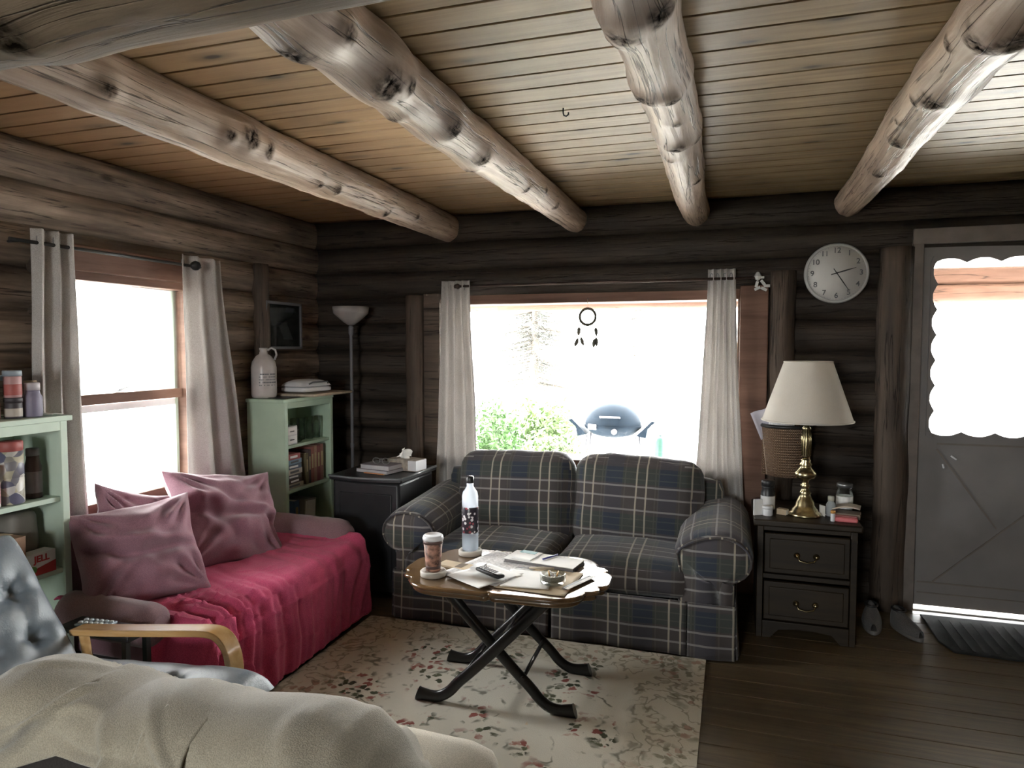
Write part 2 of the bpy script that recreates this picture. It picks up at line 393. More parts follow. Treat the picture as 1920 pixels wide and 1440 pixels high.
    def grid(s, nu, nv, fn, uvf=None, closed=False, smooth=True):
        vs = [fn(i / nu, j / nv) for i in range(nu + 1) for j in range(nv + 1)]
        fs = []; uv = []; W = nv + 1
        for i in range(nu):
            for j in range(nv):
                fs.append((i * W + j, (i + 1) * W + j, (i + 1) * W + j + 1, i * W + j + 1))
                if uvf: uv.append([uvf(a / nu, b / nv) for a, b in ((i, j), (i + 1, j), (i + 1, j + 1), (i, j + 1))])
        return s.add(vs, fs, uv if uvf else None, smooth)
    def soft(s, c, d, r=.05, bulge=(.0, .0, .0), n=10, rot=None, wr=0, seed=0, uvo=(0, 0)):
        """upholstered box: rounded edges, faces that swell"""
        bm = bmesh.new(); bmesh.ops.create_cube(bm, size=2)
        bmesh.ops.subdivide_edges(bm, edges=bm.edges, cuts=n, use_grid_fill=True)
        h = Vector(d) / 2; ro = Euler(rot).to_matrix() if rot else Matrix.Identity(3); b0 = len(s.v)
        pos = []
        for v in bm.verts:
            p = v.co.copy()
            q = Vector([h[i] * max(-1, min(1, p[i])) for i in range(3)])
            # rounding
            inner = Vector([max(-(h[i] - r), min(h[i] - r, q[i])) for i in range(3)])
            dd = q - inner
            if dd.length > 1e-9: q = inner + dd.normalized() * min(r, max(abs(dd.x), abs(dd.y), abs(dd.z)))
            for i in range(3):
                o = [k for k in range(3) if k != i]
                q[i] += math.copysign(1, p[i]) * (abs(p[i]) ** 3) * bulge[i] * (1 - p[o[0]] ** 2) * (1 - p[o[1]] ** 2)
            if wr:
                nn = noise.noise(Vector((q.x * 6 + seed, q.y * 6, q.z * 6))) + .5 * noise.noise(Vector((q.x * 15, q.y * 15 + seed, q.z * 15)))
                q += q.normalized() * nn * wr
            pos.append(q)
        for v, q in zip(bm.verts, pos): v.co = q
        bm.normal_update()
        fs = []; uv = []
        for f in bm.faces:
            nn = f.normal; ax = max(range(3), key=lambda i: abs(nn[i]))
            oo = {0: (1, 2), 1: (0, 2), 2: (0, 1)}[ax]
            fs.append([v.index for v in f.verts])
            uv.append([(v.co[oo[0]] + uvo[0], v.co[oo[1]] + uvo[1] + (h.z + h.y if ax == 2 else 0)) for v in f.verts])
        vs = [ro @ q + Vector(c) for q in pos]; bm.free()
        return s.add(vs, fs, uv, True)
    def build(s, name, mat, parent=None, loc=(0, 0, 0), rot=(0, 0, 0), bevel=0, sub=0, seg=2, solid=0):
        me = bpy.data.meshes.new(name); me.from_pydata(s.v, [], s.f)
        ul = me.uv_layers.new(name='UVMap'); me.update()
        for pi, p in enumerate(me.polygons):
            u = s.uv[pi]; p.use_smooth = s.sm[pi]
            if u:
                for li, c in zip(p.loop_indices, u): ul.data[li].uv = c
            else:
                nn = p.normal; ax = max(range(3), key=lambda i: abs(nn[i])); oo = {0: (1, 2), 1: (0, 2), 2: (0, 1)}[ax]
                for li, vi in zip(p.loop_indices, p.vertices):
                    co_ = me.vertices[vi].co; ul.data[li].uv = (co_[oo[0]], co_[oo[1]])
        if s.knot:
            at = me.attributes.new('knot', 'FLOAT', 'POINT')
            for i, k in enumerate(s.knot): at.data[i].value = k
        bm = bmesh.new(); bm.from_mesh(me); bmesh.ops.recalc_face_normals(bm, faces=bm.faces); bm.to_mesh(me); bm.free()
        me.materials.append(M[mat] if isinstance(mat, str) else mat)
        o = bpy.data.objects.new(name, me); COL.objects.link(o); o.location = loc; o.rotation_euler = rot
        if parent is not None: o.parent = parent
        if solid: md = o.modifiers.new('Solidify', 'SOLIDIFY'); md.thickness = solid; md.offset = 0
        if bevel:
            md = o.modifiers.new('Bevel', 'BEVEL'); md.width = bevel; md.segments = seg; md.limit_method = 'ANGLE'; md.angle_limit = R(40)
            for p in me.polygons: p.use_smooth = True
            try: me.set_sharp_from_angle(angle=R(40))
            except Exception: pass
        if sub: md = o.modifiers.new('Subdivision', 'SUBSURF'); md.levels = sub; md.render_levels = sub
        return o
def tag(o, label=None, cat=None, group=None, kind=None):
    if label: o['label'] = label
    if cat: o['category'] = cat
    if group: o['group'] = group
    if kind: o['kind'] = kind
    return o
def thing(name, label, cat, loc=(0, 0, 0), rz=0, group=None):
    o = bpy.data.objects.new(name, None); COL.objects.link(o); o.location = loc; o.rotation_euler = (0, 0, rz); o.empty_display_size = .05
    return tag(o, label, cat, group)
def struct(o): o['kind'] = 'structure'; return o
def dup(root, loc, rz=None, label=None):
    r = root.copy(); COL.objects.link(r); r.location = loc
    if rz is not None: r.rotation_euler = (0, 0, rz)
    if label: r['label'] = label
    for ch in list(root.children):
        c = ch.copy(); COL.objects.link(c); c.parent = r
        for gch in list(ch.children):
            d = gch.copy(); COL.objects.link(d); d.parent = c
    return r
def text(s, size, mat, parent, loc, rot=(R(90), 0, 0), name='lettering', ext=.0006, bold=0):
    cu = bpy.data.curves.new(name, 'FONT'); cu.body = s; cu.size = size; cu.extrude = ext; cu.align_x = 'CENTER'; cu.align_y = 'CENTER'; cu.offset = bold
    t = bpy.data.objects.new(name, cu); COL.objects.link(t)
    dg = bpy.context.evaluated_depsgraph_get(); me = bpy.data.meshes.new_from_object(t.evaluated_get(dg))
    bpy.data.objects.remove(t)
    me.materials.clear(); me.materials.append(M[mat]); o = bpy.data.objects.new(name, me); COL.objects.link(o)
    o.location = loc; o.rotation_euler = rot; o.parent = parent
    return o
def nz(x, y=0, z=0): return noise.noise(Vector((x, y, z)))

# ------------------------------------------------------------------ room shell
def wall_mesh(axis, plane, out, a0, a1, openings, mat, name, r=.104, pitch=.185, z_top=2.405, prev=0):
    """log courses along an axis with openings cut out, on a solid core. out=+1/-1 is the outward side"""
    mb = MB(); k = 0
    while True:
        zt = z_top - k * pitch; zb = zt - pitch; zc = (zt + zb) / 2; k += 1
        if zt < .02: break
        segs = [(a0, a1)]
        for (b0, b1, z0, z1) in openings:
            if z0 < zc < z1:
                ns = []
                for s0, s1 in segs:
                    if b0 > s0: ns.append((s0, min(b0, s1)))
                    if b1 < s1: ns.append((max(b1, s0), s1))
                segs = [q for q in ns if q[1] - q[0] > .02]
        for s0, s1 in segs:
            n = max(3, int((s1 - s0) / .12)); path = []; rad = []
            sd = k * 3.7
            for i in range(n + 1):
                t = s0 + (s1 - s0) * i / n
                off = .012 * nz(t * .9, sd, 1); rr = r + .007 * nz(t * 1.3, sd, 5)
                c = plane + out * (.085 + off)
                path.append((t, c, zc + .006 * nz(t, sd, 9)) if axis == 'x' else (c, t, zc + .006 * nz(t, sd, 9))); rad.append(rr)
            mb.tube(path, rad, 20, uoff=k * 1.37 + s0)
    # solid core
    c0, c1 = sorted((plane + out * .1, plane + out * .24))
    cuts = sorted(set([a0, a1] + [v for o_ in openings for v in o_[:2] if a0 < v < a1]))
    for s0, s1 in zip(cuts, cuts[1:]):
        mid = (s0 + s1) / 2; op = [o_ for o_ in openings if o_[0] < mid < o_[1]]
        zr = [(-.05, CZ + .12)] if not op else [(-.05, op[0][2]), (op[0][3], CZ + .12)]
        for z0, z1 in zr:
            if z1 - z0 < .01: continue
            if axis == 'x': mb.bb(s0, s1, c0, c1, z0, z1)
            else: mb.bb(c0, c1, s0, s1, z0, z1)
    return struct(mb.build(name, mat))
BW = (-1.93, .035, .74, 1.85)      # back window opening x0 x1 z0 z1
DR = (.985, 1.93, -.06, 2.10)      # door opening
LW = (2.36, 3.12, .74, 1.86)       # left window opening (y)
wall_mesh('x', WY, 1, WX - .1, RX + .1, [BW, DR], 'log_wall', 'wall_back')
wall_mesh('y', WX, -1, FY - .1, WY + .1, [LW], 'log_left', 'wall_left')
RW = (2.5, 3.5, 1.0, 1.95)
wall_mesh('y', RX, 1, FY - .1, WY + .1, [], 'log_left', 'wall_right')
FILL_WIN = (-1.6, -.5, .95, 1.95)  # opening of an invented window, lights the blanket from behind the camera
wall_mesh('x', FY, -1, WX - .1, RX + .1, [FILL_WIN], 'log_left', 'wall_front')
# floor
mb = MB(); y = FY - .1
while y < WY + .2:
    mb.bb(WX - .2, RX + .2, y + .002, y + .138, -.03, 0); y += .14
f = struct(mb.build('floor', 'floor', bevel=.0015, seg=1))
mb = MB().bb(WX - .2, RX + .2, FY - .2, WY + .24, -.06, -.031); mb.build('subfloor', 'gap', parent=f)
# ceiling of tongue and groove boards
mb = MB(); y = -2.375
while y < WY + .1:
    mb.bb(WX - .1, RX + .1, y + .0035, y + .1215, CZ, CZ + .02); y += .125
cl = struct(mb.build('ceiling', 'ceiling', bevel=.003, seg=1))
MB().bb(WX - .3, RX + .3, FY - .3, WY + .3, CZ + .021, CZ + .15).build('roof_backing', 'gap', parent=cl)

# joists and girder --------------------------------------------------------
def log_object(name, label, path0, path1, r0, r1, knots, mat, seed, group=None, bend=.012, n=90, segs=300):
    p0, p1 = Vector(path0), Vector(path1); ax = (p1 - p0).normalized(); L = (p1 - p0).length
    a = Vector((0, 0, 1)); a = (a - ax * a.dot(ax)).normalized(); b = ax.cross(a)
    mb = MB(); vs = []; kn = []
    for i in range(segs + 1):
        t = i / segs; s_ = t * L
        c = p0 + ax * s_ + a * (bend * nz(s_ * .8, seed)) * .6 + b * (bend * 1.6 * nz(s_ * .8, seed + 9))
        rr = r0 + (r1 - r0) * t
        for k in range(n):
            an = 2 * PI * k / n
            rad = rr * (1 + .055 * nz(s_ * 2.2, math.cos(an) * 1.3 + seed, math.sin(an) * 1.3) + .03 * nz(s_ * 7, math.cos(an) * 4 + seed, math.sin(an) * 4))
            kd = 0
            for (ks, ka, kr) in knots:
                d1 = (s_ - ks); d2 = ((an - R(ka) + PI) % (2 * PI) - PI) * rr
                d = math.hypot(d1 * .8, d2)
                if abs(d1) < kr * 5: rad += .010 * math.exp(-(d1 / (kr * 2.2)) ** 2) * (.35 + .65 * math.exp(-(d2 / (kr * 2.4)) ** 2)) * kr / .022
                if d < kr * 2.4:
                    rad += .008 * math.exp(-(d / kr) ** 2) - .012 * math.exp(-(d / (kr * .45)) ** 2)
                    kd = max(kd, math.exp(-(d * (1 + .5 * nz(s_ * 40, an * 5, seed)) / (kr * 1.0)) ** 4))
            vs.append(c + (a * math.cos(an) + b * math.sin(an)) * rad); kn.append(kd)
    fs = []; uv = []
    for i in range(segs):
        for k in range(n):
            k2 = (k + 1) % n; fs.append((i * n + k, i * n + k2, (i + 1) * n + k2, (i + 1) * n + k))
            u0, u1 = i / segs * L + seed, (i + 1) / segs * L + seed; v0, v1 = k / n * 2 * PI * r0 + seed, (k + 1) / n * 2 * PI * r0 + seed
            uv.append([(u0, v0), (u0, v1), (u1, v1), (u1, v0)])
    mb.add(vs, fs, uv, True)
    for e in (0, segs): mb.f.append([e * n + k for k in range(n)]); mb.uv.append(None); mb.sm.append(False)
    mb.knot = kn
    return tag(mb.build(name, mat), label, 'beam', group)
Y0, Y1 = .82, WY + .04
# knot: distance along from y=.82, angle (180 = underside, about 90 / 270 = sides), size
G = 'peeled log ceiling joists'
log_object('ceiling_joist', 'peeled log joist nearest the left wall, running above the day bed', (-1.865, Y0, 2.312), (-1.865, Y1, 2.318), .103, .092,
           [(1.41, 100, .036), (1.30, 112, .022), (1.52, 106, .026), (2.06, 135, .022), (2.57, 150, .024), (.8, 119, .022), (1.93, 140, .014), (2.9, 120, .016)], 'log_beam', 1.3, G)
log_object('ceiling_joist', 'peeled log joist with dark knots ending above the left end of the big window', (-1.008, Y0, 2.306), (-.985, Y1, 2.322), .104, .078,
           [(.93, 140, .044), (1.02, 122, .024), (1.40, 130, .032), (1.73, 141, .030), (1.80, 190, .024), (2.31, 143, .02), (.62, 190, .040), (2.82, 133, .022), (.68, 118, .022), (2.55, 110, .016), (1.15, 195, .02)], 'log_beam', 4.1, G)
log_object('ceiling_joist', 'peeled log joist ending above the middle of the big window', (-.223, Y0, 2.318), (-.225, Y1, 2.322), .092, .08,
           [(.82, 200, .036), (.77, 141, .032), (1.29, 210, .028), (1.30, 160, .022), (1.80, 178, .028), (1.80, 131, .018), (2.42, 142, .022), (.9, 222, .022), (1.55, 165, .014), (2.0, 205, .014)], 'log_beam', 7.7, G)
log_object('ceiling_joist', 'peeled log joist nearest the door, ending above the wall clock', (.605, Y0, 2.306), (.617, Y1, 2.325), .105, .076,
           [(1.1, 216, .042), (1.54, 209, .034), (2.0, 212, .028), (1.05, 185, .036), (1.61, 235, .018), (1.24, 250, .02), (2.5, 200, .018), (1.85, 240, .014)], 'log_beam', 9.2, G)
log_object('girder_beam', 'large dark log girder crossing under the joists at the top left', (WX - .05, .80, 2.085), (RX, .80, 2.10), .142, .12,
           [(1.15, 150, .03), (1.95, 160, .035), (2.7, 140, .02)], 'log_girder', 12.5, None, n=72, segs=320)

# posts and trims ----------------------------------------------------------
def post(name, x, y, r, z0, z1, sd, mat='post', sq=(1, 1)):
    n = 24; path = [(x + .008 * nz(i * .3, sd), y, z0 + (z1 - z0) * i / n) for i in range(n + 1)]
    rad = [r + .006 * nz(i * .35, sd, 3) for i in range(n + 1)]
    mb = MB().tube(path, rad, 20, uoff=sd); return struct(mb.build(name, mat))
post('trim_1', -2.11, WY - .01, .072, 0, 1.86, 2.1)                      # left of the big window
struct(MB().bb(-2.035, -1.915, WY - .05, WY + .2, 0, 1.87).build('trim_2', 'post', bevel=.006))
struct(MB().bb(.035, .195, WY - .05, WY + .2, 0, 1.87).build('trim_3', 'trim', bevel=.006))
post('trim_4', .275, WY - .005, .074, 0, 1.95, 5.2)
post('trim_5', .865, WY - .005, .088, 0, 2.06, 8.4)
post('trim_6', WX + .04, 3.705, .05, 0, 2.03, 11.3)                       # dark upright beside the log ends
struct(MB().bb(.945, 1.0, WY - .03, WY + .2, 0, 2.16).build('trim_7', 'frame_dark', bevel=.004))
struct(MB().bb(.945, 2.0, WY - .035, WY + .2, 2.075, 2.16).build('trim_8', 'frame_dark', bevel=.004))
struct(MB().bb(1.93, 2.02, WY - .03, WY + .2, 0, 2.16).build('trim_9', 'frame_dark', bevel=.004))
struct(MB().bb(-2.93, -2.86, 2.22, 2.345, .1, 1.99).build('trim_10', 'post', bevel=.005))
struct(MB().bb(-2.93, -2.865, 3.12, 3.20, .1, 1.96).build('trim_11', 'post', bevel=.005))

# big window ---------------------------------------------------------------
x0, x1, z0, z1 = BW
mb = MB(); yf = WY + .03
mb.bb(x0, x1, yf, yf + .2, z1 - .055, z1 + .01); mb.bb(x0, x1, yf - .06, yf + .2, z0 - .02, z0 + .03)
mb.bb(x0, x0 + .05, yf, yf + .2, z0 + .03, z1 - .055); mb.bb(x1 - .012, x1, yf, yf + .2, z0 + .03, z1 - .055)
wn = struct(mb.build('window_1', 'trim', bevel=.004))
MB().bb(x0 + .05, x1 - .012, yf + .13, yf + .134, z0 + .03, z1 - .055).build('pane', 'glass', wn)
# left double-hung window
y0, y1, z0, z1 = LW
mb = MB(); xf = WX + .01
mb.bb(xf - .1, xf + .0, y0, y1, z1 - .045, z1 + .01); mb.bb(xf - .1, xf + .07, y0, y1, z0 - .02, z0 + .03)
mb.bb(xf - .1, xf, y0, y0 + .03, z0 + .03, z1 - .045); mb.bb(xf - .1, xf, y1 - .03, y1, z0 + .03, z1 - .045)
wn = struct(mb.build('window_2', 'trim', bevel=.004))
mb = MB(); mb.bb(xf - .28, xf - .1, y0, y1, z1 - .03, z1 + .01); mb.bb(xf - .28, xf - .1, y0, y1, z0 - .02, z0 + .01)  # outer jamb coloured white to stand in for overexposed daylight
mb.bb(xf - .28, xf - .1, y0, y0 + .015, z0 + .01, z1 - .03); mb.bb(xf - .28, xf - .1, y1 - .012, y1, z0 + .01, z1 - .03)
mb.build('outer_casing', 'white_plastic', wn)['label'] = 'outer casing whitened to imitate overexposed daylight'
struct(MB().bb(WX - .03, WX + .035, y0 - .02, y1 + .02, z1 - .005, z1 + .115).build('trim_12', 'trim', bevel=.006))
mb = MB(); xs = xf - .03
mb.bb(xs - .03, xs, y0 + .03, y1 - .03, 1.225, 1.275)
so = mb.build('sash_rail', 'trim', wn, bevel=.003)
MB().bb(xs - .07, xs - .035, y0 + .03, y1 - .03, 1.185, 1.222).build('sash_rail', 'white_plastic', wn, bevel=.003)
MB().bb(xs - .06, xs - .032, y1 - .05, y1 - .03, z0 + .03, z1 - .045).build('sash_jamb', 'white_green', wn)
mb = MB().box((xs + .005, 2.66, 1.285), (.03, .05, .015)); mb.box((xs + .018, 2.69, 1.298), (.012, .07, .008), rot=(R(12), 0, 0))
mb.build('sash_lock', 'grey_metal', wn, bevel=.002)
MB().bb(xs - .016, xs - .012, y0 + .03, y1 - .03, 1.275, z1 - .045).build('pane', 'glass', wn)
MB().bb(xs - .054, xs - .05, y0 + .03, y1 - .03, z0 + .03, 1.185).build('pane', 'glass', wn)
# unseen window added in the wall behind the camera for fill light
for nm, (a0, a1, b0, b1), ax in (('fill_window', FILL_WIN, 'x'),):
    mb = MB(); mid = (a0 + a1) / 2
    for s0, s1, t0, t1 in ((a0, a1, b1 - .05, b1), (a0, a1, b0, b0 + .05), (a0, a0 + .05, b0, b1), (a1 - .05, a1, b0, b1), (mid - .03, mid + .03, b0, b1)):
        if ax == 'y': mb.bb(RX + .02, RX + .2, s0, s1, t0, t1)
        else: mb.bb(s0, s1, FY - .2, FY - .02, t0, t1)
    wn = struct(mb.build(nm, 'trim'))
    if ax == 'y': MB().bb(RX + .12, RX + .124, a0 + .05, a1 - .05, b0 + .05, b1 - .05).build('pane', 'glass', wn)
    else: MB().bb(a0 + .05, a1 - .05, FY - .124, FY - .12, b0 + .05, b1 - .05).build('pane', 'glass', wn)

# door ----------------------------------------------------------------------
dx0, dx1, dz0, dz1 = 1.003, 1.925, .03, 2.07
gx0, gx1, gz0, gz1 = 1.055, 1.865, 1.005, 1.995
yd = WY + .01
mb = MB(); mb.bb(dx0, dx1, yd, yd + .045, dz0, gz0); mb.bb(dx0, dx1, yd, yd + .045, gz1, dz1)
mb.bb(dx0, gx0, yd, yd + .045, gz0, gz1); mb.bb(gx1, dx1, yd, yd + .045, gz0, gz1)
dr = struct(mb.build('door_1', 'door'))
MB().bb(gx0, gx1, yd + .02, yd + .024, gz0, gz1).build('pane', 'glass', dr)
def scallop(a0, a1, n, depth):
    pts = []
    for i in range(n):
        for j in range(8):
            t = j / 8; pts.append((a0 + (a1 - a0) * (i + t) / n, depth * (1 - math.sin(PI * t))))
    return pts
def scallop_ring(y0_, y1_, depth=.026):
    inner = []; outer = []
    for a, d in scallop(gz0, gz1, 7, depth): inner.append((gx0 + d, a)); outer.append((gx0 - .012, a))
    for a, d in scallop(gx0, gx1, 5, depth): inner.append((a, gz1 - d)); outer.append((a, gz1 + .012))
    for a, d in scallop(gz0, gz1, 7, depth): inner.append((gx1 - d, gz1 + gz0 - a)); outer.append((gx1 + .012, gz1 + gz0 - a))
    for a, d in scallop(gx0, gx1, 5, depth): inner.append((gx1 + gx0 - a, gz0 + d)); outer.append((gx1 + gx0 - a, gz0 - .012))
    inner = [(min(max(x, gx0 + .002), gx1 - .002), min(max(z, gz0 + .002), gz1 - .002)) for x, z in inner]
    n = len(inner); vs = [(x, y0_, z) for x, z in inner] + [(x, y0_, z) for x, z in outer] + [(x, y1_, z) for x, z in inner] + [(x, y1_, z) for x, z in outer]
    fs = []
    for i in range(n):
        j = (i + 1) % n
        fs += [(i, j, n + j, n + i), (2 * n + i, 3 * n + i, 3 * n + j, 2 * n + j), (i, 2 * n + i, 2 * n + j, j), (n + i, n + j, 3 * n + j, 3 * n + i)]
    return MB().add(vs, fs)
scallop_ring(yd - .008, yd + .004).build('scalloped_trim', 'door', dr)
o = scallop_ring(yd + .04, yd + .052, .012).build('scalloped_trim', colour('cream_trim', (.62, .55, .42)), dr); o['label'] = 'cream outer scalloped trim'
mb = MB(); cx = (dx0 + dx1) / 2
def groove(ax_, az_, bx_, bz_):
    L_ = math.hypot(bx_ - ax_, bz_ - az_); mb.box(((ax_ + bx_) / 2, yd - .002, (az_ + bz_) / 2), (L_, .006, .008), rot=(0, -math.atan2(bz_ - az_, bx_ - ax_), 0))
groove(1.10, .17, 1.86, .90); groove(1.10, .93, 1.40, .50)
mb.bb(dx0 + .02, dx1 - .02, yd - .004, yd, .16, .168); mb.bb(dx0 + .02, dx1 - .02, yd - .004, yd, .10, .106); mb.bb(dx0 + .1, dx1 - .02, yd - .004, yd, .955, .965)
mb.build('panel_groove', 'frame_dark', dr)
mb = MB().box((1.185, yd - .005, .885), (.036, .008, .010), rot=(0, R(35), 0)); mb.box((1.135, yd - .005, .835), (.010, .008, .026), rot=(0, R(-15), 0))
o = mb.build('hook', 'white_plastic', dr, bevel=.003); o['label'] = 'two small pale hooks'
MB().lathe([(0, 0), (.022, 0), (.022, .01), (.012, .02), (.03, .045), (.03, .06), (0, .07)]).build('door_knob', 'brass', dr, loc=(1.85, yd, .95), rot=(R(90), 0, 0))
struct(MB().bb(.985, 1.93, WY + .0, WY + .3, -.03, .006).build('trim_13', 'deck'))

# ------------------------------------------------------------------ outside
struct(MB().bb(-60, 60, WY + 2.4, 80, -.5, -.42).build('terrain', 'ground'))
o = struct(MB().bb(-60, WX - .35, -30, WY + 2.4, -.5, -.42).build('terrain', 'ground'))
o = struct(MB().bb(RX + .4, 60, -30, WY + 2.4, -.5, -.42).build('terrain', 'ground'))
o = struct(MB().bb(WX - .35, RX + .4, -30, FY - .35, -.5, -.42).build('terrain', 'ground'))
MBd = MB()
yy = WY + .3
while yy < WY + 2.2: MBd.bb(-3.2, 4.6, yy, yy + .135, -.09, -.05); yy += .14
struct(MBd.build('porch_floor', 'deck'))
mb = MB()
for zc, yo in ((1.925, 0), (2.06, .03)):
    n = 40; mb.tube([(-4.5 + 10 * i / n, 6.3 + yo, zc + .008 * nz(i * .3, zc)) for i in range(n + 1)], [.075 + .004 * nz(i * .4, 3) for i in range(n + 1)], 18)
struct(mb.build('porch_header', 'porch'))
struct(MB().box((.3, 5.6, 2.36), (9.6, 2.3, .04), rot=(R(-6), 0, 0)).build('porch_roof', 'deck'))
for px in (-3.6, 4.6):
    post('porch_post', px, 6.3, .09, -.05, 1.87, px, 'porch')
def leaf_cloud(mb, c, rad, n, size, flat=.8, rng=random):
    for _ in range(n):
        d = Vector((rng.gauss(0, 1), rng.gauss(0, 1), rng.gauss(0, 1))).normalized() * (rng.random() ** .4)
        p = Vector(c) + Vector((d.x * rad[0], d.y * rad[1], d.z * rad[2]))
        a = Vector((rng.uniform(-1, 1), rng.uniform(-1, 1), rng.uniform(-1, 1))).normalized(); b = a.orthogonal().normalized()
        s = size * rng.uniform(.6, 1.4)
        mb.add([p - a * s, p + b * s * .35, p + a * s, p - b * s * .35], [(0, 1, 2, 3)])
def bush(label, x, y, z0, w, h, n, mat):
    t = thing('garden_bush', label, 'bush', (x, y, z0), 0)
    mb = MB(); rng = random.Random(int(x * 100) + 5)
    for i in range(7):
        leaf_cloud(mb, (rng.uniform(-w, w) * .5, rng.uniform(-.3, .3), h * rng.uniform(.35, .75)), (w * .42, .35, h * .35), n // 3, .042, rng=rng)
    mb.build('foliage', mat, t)
    mb = MB()
    for i in range(9): mb.tube([(rng.uniform(-.1, .1), 0, 0), (rng.uniform(-w, w) * .3, rng.uniform(-.2, .2), h * .4), (rng.uniform(-w, w) * .6, rng.uniform(-.2, .2), h * .85)], [.012, .008, .003], 5)
    mb.build('stem', 'bark', t)
bush('dense green bush at the left edge of the big window view', -2.75, 8.2, -.42, .42, 1.22, 1500, 'leaf')
bush('low pale green bush between the dense bush and the grill', -2.0, 7.9, -.42, .55, .98, 1700, 'leaf_pale')
bush('yellow green bush behind the pale one, left of the grill', -2.35, 8.9, -.42, .6, 1.22, 1500, 'leaf_pale')
def conifer(label, x, y, z0, h, spread, bh, nb, seed, nsz=.06):
    t = thing('spruce_tree', label, 'tree', (x, y, z0)); rng = random.Random(seed)
    MB().tube([(0, 0, 0), (.02, 0, h * .5), (0, 0, h)], [.16, .1, .02], 10).build('trunk', 'bark', t)
    br = MB(); nd = MB()
    for i in range(nb):
        f_ = rng.random(); zb = bh + (h - bh) * f_; L = spread * (1 - f_ * .75) * rng.uniform(.6, 1.1); an = rng.uniform(0, 2 * PI)
        d = Vector((math.cos(an), math.sin(an) * .6, 0)); pts = []
        for j in range(7):
            s = j / 6; pts.append(Vector((0, 0, zb)) + d * L * s + Vector((0, 0, -.25 * L * s + .12 * L * s * s)))
        br.tube(pts, [.018 * (1 - j / 7) + .004 for j in range(7)], 4, cap=False)
        for j in range(1, 7):
            for q in range(9):
                p = pts[j] + Vector((rng.gauss(0, .07), rng.gauss(0, .07), rng.gauss(-.05, .07)))
                e = (d + Vector((rng.uniform(-.9, .9), rng.uniform(-.9, .9), rng.uniform(-.6, .4)))).normalized() * nsz * rng.uniform(.7, 2.6)
                w_ = e.orthogonal().normalized() * .011
                nd.add([p - w_, p + e, p + w_], [(0, 1, 2)])
    tag(br.build('branches', 'bark', t), kind='stuff'); tag(nd.build('needle_foliage', 'needle', t), kind='stuff')
conifer('pale bare-looking spruce seen through the left half of the big window', -5.0, 17.5, -.42, 4.6, 2.3, .8, 190, 3, .10)
conifer('faint distant spruce beyond the right half of the big window', -3.1, 24, -.42, 5.0, 1.3, 1.4, 90, 8, .10)
conifer('faint spruce seen through the door glass', 11.6, 21, -.42, 4.2, 2.2, 1.0, 90, 15, .09)
# grill on its stand
gt = thing('gas_grill', 'black domed portable grill on a folding stand outside the big window', 'grill', (-1.21, 7.3, -.42))
hb = 1.10
lid = MB(); pr = [(.30 * math.cos(a), .235 * math.sin(a)) for a in [i * PI / 20 for i in range(11)]]
lid.lathe([(.30, -.005)] + pr, (0, 0, hb), 30, sy=.72); lid.build('lid', 'grill', gt)
MB().tube([(-.10, -.19, hb + .09), (-.10, -.24, hb + .10), (.10, -.24, hb + .10), (.10, -.19, hb + .09)], .010, 8).build('lid_handle', 'grill_leg', gt)
MB().lathe([(.12, -.13), (.22, -.10), (.30, -.03), (.31, 0), (.28, .0)], (0, 0, hb), 30, sy=.72).build('firebox', 'grill', gt)
for s in (-1, 1): MB().prism([(s * .26, hb - .10), (s * .42, hb + .06), (s * .46, hb + .05), (s * .38, hb - .02), (s * .36, hb - .12)], -.13, .13, 'y').build('side_shelf', 'grill', gt)
for s in (-1, 1):
    for q in (-1, 1): MB().tube([(s * .26, q * .12, hb - .10), (s * .36, q * .22, 0)], .012, 8).build('leg', 'grill_leg', gt)
MB().box((-.19, -.185, hb - .012), (.10, .01, .055), rot=(0, 0, R(-25))).build('badge', 'white_plastic', gt)
MB().lathe([(.03, 0), (.03, .02), (0, .02)], (0, 0, 0), 14).build('control_knob', 'grill_leg', gt, loc=(.05, -.225, hb - .05), rot=(R(90), 0, 0))
t = thing('gas_cylinder', 'green gas cylinder with a valve, right of the grill', 'gas cylinder', (-.74, 7.6, -.38))
MB().lathe([(.05, 0), (.06, .03), (.06, .86), (.05, .90), (.03, .92), (0, .92)], (0, 0, 0), 20).build('body', 'tank', t)
MB().lathe([(.02, .9), (.02, .96), (.035, .97), (.035, 1.0), (.012, 1.02), (.03, 1.04), (.012, 1.08), (0, 1.08)], (0, 0, 0), 14).build('valve', 'ink_grey', t)

